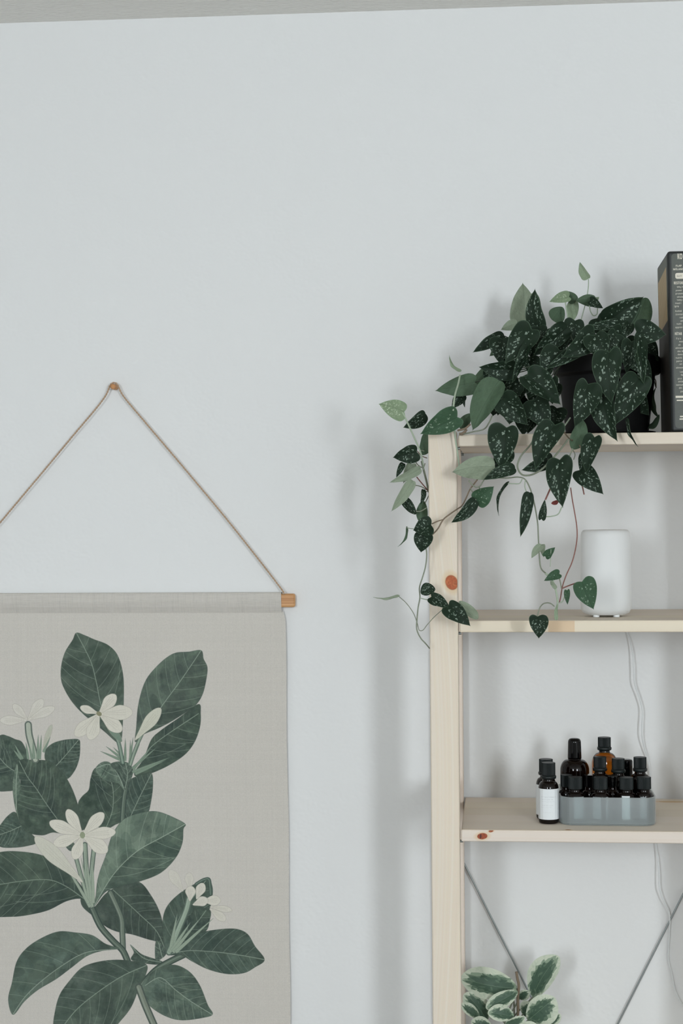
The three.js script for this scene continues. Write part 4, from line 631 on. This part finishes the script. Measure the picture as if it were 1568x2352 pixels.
// ------------------------------------------------------------------ bottles and their tray
const amber = phys({ color: 0xffffff, roughness: 0.04, transmission: 1, thickness: 0.03, ior: 1.5, attenuationColor: new THREE.Color(0.80, 0.43, 0.09), attenuationDistance: 0.019 });
const brown = phys({ color: new THREE.Color(0.004, 0.0016, 0.001), roughness: 0.04, specularIntensity: 0.6, ior: 1.5 });
function capGeometry(r, h, ribs) {
  if (!ribs) return lathe([[0.0001, 0], [r, 0], [r, h - 0.003], [r - 0.001, h - 0.0008], [r - 0.003, h], [0.0001, h]], 36);
  const s = new THREE.Shape(), n = 44; for (let i = 0; i < n * 2; i++) { const a = i / (n * 2) * Math.PI * 2, q = r - (i % 2 ? 0.00045 : 0) - 0.0005; (i ? s.lineTo : s.moveTo).call(s, Math.cos(a) * q, Math.sin(a) * q); }
  const g = new THREE.ExtrudeGeometry(s, { depth: h - 0.001, bevelEnabled: true, bevelThickness: 0.0005, bevelSize: 0.0005, bevelSegments: 2 }); g.rotateX(-Math.PI / 2); g.translate(0, 0.0005, 0); return g;
}
function bottle(name, label, group, px, z, baseY, o) {
  const x = at(px, 1850, z).x, t = thing(name, label, 'bottle', [x, baseY, z], group), { h, r, cr, ch } = o;
  const neckY = h - ch - (o.ring ? 0.006 : 0.001), nr = o.nr ?? cr * 0.86, sh = o.sh ?? 0.017, sy = neckY - sh - (o.gap ?? 0.004);
  const p = [[0.0001, 0.0008], [r * 0.72, 0.0004], [r * 0.9, 0.0006], [r - 0.0006, 0.0018], [r, 0.004], [r, sy]];
  for (let i = 1; i <= 8; i++) { const a = i / 8 * Math.PI / 2; p.push([nr + 0.0008 + (r - nr - 0.0008) * Math.cos(a), sy + sh * Math.sin(a)]); }
  p.push([nr, neckY - 0.002], [nr, neckY + 0.004], [0.0001, neckY + 0.004]);
  mesh('glass', lathe(p, 48), o.glass || brown, t);
  const capY = h - ch; let cap;
  if (o.dome) cap = lathe([[0.0001, 0], [cr, 0], [cr * 1.0, 0.002], [cr * 0.93, ch - cr * 0.55], [cr * 0.88, ch - cr * 0.32], [cr * 0.74, ch - cr * 0.12], [cr * 0.5, ch - cr * 0.02], [0.0001, ch]], 44); else cap = capGeometry(cr, ch, o.ribs !== false);
  cap.translate(0, capY, 0); mesh('cap', cap, o.dome || o.gloss ? M.capGloss : M.capBlack, t);
  if (o.ring) { const g = lathe([[nr, 0], [cr + 0.0008, 0.0004], [cr + 0.0014, 0.0022], [cr + 0.0014, 0.0042], [cr + 0.0004, 0.0056], [nr, 0.0058]], 40); g.translate(0, capY - 0.0058, 0); mesh('tamper_ring', g, M.capBlack, t); }
  return t;
}
{
  const y3 = shelfTop[2];
  const labelTex = (() => { const c = canvas(1024, 512), k = c.getContext('2d'), r = rng(3); k.fillStyle = css(226, 230, 232); k.fillRect(0, 0, 1024, 512); const row = (x0, x1, y, h, a) => { let x = x0; while (x < x1) { const w = 3 + 5 * r(); k.fillStyle = css(120, 124, 130, a * (0.6 + 0.5 * r())); k.fillRect(x, y + (r() - 0.5) * 5, w, h); x += w + 3 + (r() < 0.18 ? 12 : 4 * r()); } };
    row(640, 890, 122, 20, 0.26); row(630, 830, 168, 11, 0.30); row(630, 860, 208, 6, 0.36); row(650, 840, 270, 9, 0.24); row(640, 800, 304, 8, 0.22); row(660, 790, 388, 7, 0.16); return c; })();
  const labelMat = std({ map: tex(labelTex), roughness: 0.7 });
  const small = { h: 0.0945, r: 0.0158, cr: 0.0108, ch: 0.0195, ring: true, sh: 0.012 };
  const addLabel = (b, r, y0, y1) => { const g = lathe([[r - 0.0002, y0], [r + 0.00035, y0], [r + 0.00035, y1], [r - 0.0002, y1]], 56); { const p = g.attributes.position, u = g.attributes.uv; for (let i = 0; i < p.count; i++) { u.setXY(i, (Math.atan2(p.getX(i), p.getZ(i)) / (2 * Math.PI) + 0.75) % 1, (p.getY(i) - y0) / (y1 - y0)); } } mesh('label', toCreasedNormals(g, 0.5), labelMat, b); };
  const b1 = bottle('dropper_bottle', 'small dark brown bottle with a white paper label, left of the tray in front', null, 1259.5, 0.250, y3, small); addLabel(b1, small.r, 0.0075, 0.0550);
  const b2 = bottle('dropper_bottle', 'labelled brown bottle almost hidden directly behind the white-labelled bottle', null, 1254, 0.212, y3, small); addLabel(b2, small.r, 0.0075, 0.0550);
  // tray
  const ft = 0.2725, tx0 = at(1285, 1865, ft - 0.02).x, tx1 = at(1505, 1865, ft - 0.02).x, zb = 0.128, th = at(1390, 1832, ft).y - y3, cx = (tx0 + tx1) / 2, cz = (ft + zb) / 2, tw = tx1 - tx0, td = ft - zb;
  const tray = thing('plastic_tray', 'shallow frosted blue-grey plastic tray with rounded corners holding brown bottles', 'tray', [cx, y3, cz]);
  const rr = (w, d, q) => { const s = new THREE.Shape(); s.moveTo(-w / 2 + q, -d / 2); s.lineTo(w / 2 - q, -d / 2); s.absarc(w / 2 - q, -d / 2 + q, q, -Math.PI / 2, 0); s.lineTo(w / 2, d / 2 - q); s.absarc(w / 2 - q, d / 2 - q, q, 0, Math.PI / 2); s.lineTo(-w / 2 + q, d / 2); s.absarc(-w / 2 + q, d / 2 - q, q, Math.PI / 2, Math.PI); s.lineTo(-w / 2, -d / 2 + q); s.absarc(-w / 2 + q, -d / 2 + q, q, Math.PI, Math.PI * 1.5); return s; };
  const frost = phys({ color: new THREE.Color(0.82, 0.87, 0.875), roughness: 0.5, transmission: 0.85, thickness: 0, ior: 1.45 });
  const ring = rr(tw, td, 0.022); ring.holes.push(rr(tw - 0.0036, td - 0.0036, 0.0202));
  const wg = new THREE.ExtrudeGeometry(ring, { depth: th - 0.004, bevelEnabled: true, bevelThickness: 0.0004, bevelSize: 0.0004, bevelSegments: 2, curveSegments: 16 }); wg.rotateX(-Math.PI / 2); wg.translate(0, 0.0034, 0);
  const fg = new THREE.ExtrudeGeometry(rr(tw - 0.006, td - 0.006, 0.019), { depth: 0.0014, bevelEnabled: true, bevelThickness: 0.0009, bevelSize: 0.0024, bevelSegments: 3, curveSegments: 16 }); fg.rotateX(-Math.PI / 2); fg.translate(0, 0.0010, 0);
  mesh('tray_wall', toCreasedNormals(wg, 0.5), frost, tray); mesh('tray_floor', toCreasedNormals(fg, 0.5), frost, tray);
  const by = y3 + 0.0036, G = 'essential oil bottles standing in the frosted tray';
  const px = (zc) => scaleAt(zc);
  const hFor = (py, pxx, z, cr) => at(pxx, py, z).y - by;                // height of a cap top that shows at row py
  bottle('tall_bottle', 'tallest bottle in the tray, dark brown with a long rounded glossy black cap', G, 1320, 0.170, by, { h: hFor(1696, 1320, 0.175), r: 0.0233, cr: 0.0112, ch: 0.0325, dome: true, sh: 0.0175, gap: 0.0008, nr: 0.0105 });
  bottle('amber_bottle', 'amber glass bottle with a ribbed black cap standing at the back of the tray', G, 1388.5, 0.158, by, { h: hFor(1694.5, 1388, 0.165), r: 0.0205, cr: 0.0102, ch: 0.0150, ring: true, glass: amber, sh: 0.019 });
  const mid = (p, z, top, label, o = {}) => bottle('oil_bottle', label, G, p, z, by, { h: hFor(top, p, z + 0.006), r: 0.0146, cr: 0.0100, ch: 0.0170, ring: true, sh: 0.011, ...o });
  mid(1378, 0.198, 1739, 'brown oil bottle whose ribbed cap stands right in front of the amber bottle');
  mid(1420, 0.198, 1743, 'brown oil bottle with a ribbed cap overlapping a smooth taller cap to its right');
  mid(1439, 0.163, 1745, 'oil bottle with a smooth plain black cap behind the ribbed-cap bottle', { ribs: false, cr: 0.0098, ch: 0.031, ring: false, r: 0.0125, gloss: true });
  mid(1470, 0.196, 1740, 'brown oil bottle with a clear gap around its cap at the tray right end', { r: 0.0152 });
  const low = (p, z, top, label, o = {}) => bottle('oil_bottle', label, G, p, z, by, { h: hFor(top, p, z + 0.008), r: 0.0150, cr: 0.0107, ch: 0.0185, ring: false, sh: 0.009, ...o });
  low(1301, 0.226, 1781, 'low bottle in the second row of the tray, leftmost, in front of the tall bottle', { r: 0.0128, cr: 0.0092 });
  low(1354.5, 0.224, 1781, 'low bottle in the second row of the tray, between tall bottle and amber bottle', { r: 0.0128, cr: 0.0088, gloss: true });
  low(1406.5, 0.224, 1781, 'low slim bottle in the second row of the tray, with a narrow glossy cap', { r: 0.0122, cr: 0.0080, gloss: true, ribs: false });
  const fa = low(1321, 0.253, 1786, 'low bottle in the front row of the tray, leftmost of four');
  const fb = low(1379, 0.253, 1786.5, 'low bottle in the front row of the tray, second from the left');
  const f3 = low(1438.5, 0.253, 1787, 'low bottle third from left in the front row, with a pale label strip', { r: 0.0148 });
  const fd = low(1479, 0.249, 1786, 'low wide-shouldered bottle in the front row of the tray, rightmost of four', { r: 0.0138 });
  const paper = std({ color: new THREE.Color(0.72, 0.74, 0.74), roughness: 0.7, side: THREE.DoubleSide }), grey = std({ color: new THREE.Color(0.30, 0.33, 0.34), roughness: 0.7, side: THREE.DoubleSide });
  const strip = (b, r, a0, a1, h, m) => { const q = new THREE.CylinderGeometry(r + 0.0003, r + 0.0003, h, 14, 1, true, a0, a1 - a0); q.translate(0, 0.006 + h / 2, 0); mesh('label', q, m, b); };
  strip(f3, 0.0148, -0.57, 0.27, 0.036, paper); strip(fa, 0.0150, -0.2, 0.95, 0.034, grey); strip(fb, 0.0150, -0.95, -0.05, 0.034, grey); strip(fb, 0.0150, 0.5, 0.8, 0.034, grey); strip(fd, 0.0138, -0.5, 0.1, 0.034, grey);
}

// ------------------------------------------------------------------ variegated plant on the lowest visible shelf
{
  const z = 0.115, y = shelfTop[3], x = at(1172, 2400, z).x;
  const plant = thing('variegated_plant', 'small plant with rounded cream-edged green leaves on the lower shelf beside the post', 'plant', [x, y, z]);
  const local = (g) => { g.translate(-x, -y, -z); return g; };
  const ph = at(1172, 2390, z).y - y;
  mesh('pot', lathe([[0.0001, 0.0005], [0.034, 0.0005], [0.036, 0.003], [0.045, ph - 0.002], [0.0445, ph], [0.0425, ph], [0.041, ph - 0.012], [0.0001, ph - 0.012]], 48), M.whitePlastic, plant);
  const so = new THREE.SphereGeometry(0.040, 20, 8, 0, 6.2832, 0, Math.PI / 2); so.scale(1, 0.18, 1); so.translate(0, ph - 0.0115, 0); mesh('soil', so, M.soil, plant);
  const sheet = (() => { const c = canvas(1024, 1024), k = c.getContext('2d'), r = rng(88);
    for (const [cx, cy] of [[0, 0], [1, 0], [0, 1], [1, 1]]) {
      const X = cx * 512, Y = cy * 512, map = (al, ac) => [X + 256 + ac * 230, Y + 512 - (al + 0.13) / 1.18 * 512], back = cx && cy;
      k.save(); k.beginPath(); k.rect(X, Y, 512, 512); k.clip(); k.fillStyle = back ? css(176, 186, 166) : css(196, 203, 184); k.fillRect(X, Y, 512, 512);
      for (let i = 0; i < 160; i++) { const p = map(r() * 1.1, r() * 2 - 1); k.fillStyle = css(160, 178, 152, 0.18); k.beginPath(); k.ellipse(p[0], p[1], 20 + 30 * r(), 10, r() * 3, 0, 7); k.fill(); }
      if (!back) {
        const blot = (sc, col, jag) => { k.fillStyle = col; k.beginPath(); const pts = []; for (let i = 0; i <= 44; i++) { const a = i / 44 * Math.PI * 2, q = sc * (1 + jag * (r() - 0.5)) ; pts.push(map(0.45 + 0.42 * Math.cos(a) * q, 0.60 * Math.sin(a) * q)); } pts.forEach((p, i) => (i ? k.lineTo : k.moveTo).call(k, ...p)); k.fill(); };
        blot(1.1, css(136, 154, 132), 0.35); blot(0.98, css(92, 112, 94), 0.35); blot(0.84, css(72, 94, 78), 0.4);
        for (let i = 0; i < 26; i++) { const p = map(0.1 + 0.7 * r(), (r() - 0.5) * 1.1); k.fillStyle = r() < 0.5 ? css(108, 130, 108, 0.55) : css(62, 84, 68, 0.55); k.beginPath(); k.ellipse(p[0], p[1], 10 + 22 * r(), 6 + 8 * r(), r() * 3, 0, 7); k.fill(); }
      }
      k.strokeStyle = css(150, 172, 142, 0.5); k.lineWidth = 5; k.beginPath(); k.moveTo(...map(0, 0)); k.lineTo(...map(0.9, 0)); k.stroke(); k.restore();
    } return c; })();
  const mat = leafMat(sheet, 0.42);
  const L = [
    [1186, 2270, 1058, 2246, 70, 0.125, 0.1, 0], [1224, 2290, 1282, 2196, 62, 0.115, -0.1, 1], [1212, 2344, 1274, 2292, 68, 0.150, 0.1, 2], [1188, 2277, 1116, 2316, 38, 0.155, 0.2, 1],
    [1118, 2346, 1066, 2282, 52, 0.14, 0.2, 0], [1100, 2336, 1058, 2306, 26, 0.15, 0.3, 2], [1180, 2334, 1120, 2326, 38, 0.165, 0.1, 1], [1192, 2294, 1214, 2276, 24, 0.105, 0.2, 2], [1254, 2354, 1287, 2330, 26, 0.155, 0.2, 0],
    [1160, 2352, 1205, 2336, 24, 0.17, 0.3, 1], [1130, 2364, 1082, 2346, 34, 0.16, 0.2, 2], [1180, 2300, 1150, 2280, 30, 0.10, 0.2, 0], [1150, 2340, 1120, 2300, 40, 0.11, 0.2, 1], [1200, 2330, 1230, 2310, 44, 0.12, 0.2, 0],
    [1180, 2372, 1240, 2362, 40, 0.165, 0.2, 2], [1150, 2380, 1090, 2376, 44, 0.165, 0.2, 0],
  ];
  const stalks = [];
  for (const [bx, by, tx, ty, w, q, roll, cell] of L) {
    const base = at(bx, by, q), tip = at(tx, ty, q + 0.008); mesh('leaf', local(leafGeometry({ base, tip, w: w * scaleAt(q), face: 1, roll, bend: 0.07, fold: 0.15, cell, shape: 'ovate', wave: 0.02 })), mat, plant);
    const s = V3(x + (R() - 0.5) * 0.03, y + ph - 0.008, z + (R() - 0.5) * 0.03), m = s.clone().lerp(base, 0.5); m.x = s.x + (base.x - s.x) * 0.25; stalks.push(tube([s, m, base], 0.0013, 6, 4));
  }
  const sm = mesh('leaf_stalks', local(mergeGeometries(stalks)), stemGreen, plant); sm.userData.kind = 'stuff';
  mesh('stem', local(tube([at(1185.5, 2232, 0.13), at(1188, 2248, 0.13), at(1191, 2262, 0.13), at(1189, 2290, 0.13), at(1189, 2330, 0.125), V3(x, y + ph - 0.01, z)], 0.0022, 7, 8)), stemBrown, plant);
}

scene.traverse((o) => { if (o.isMesh) { o.castShadow = true; o.receiveShadow = true; } });
renderer.render(scene, camera);
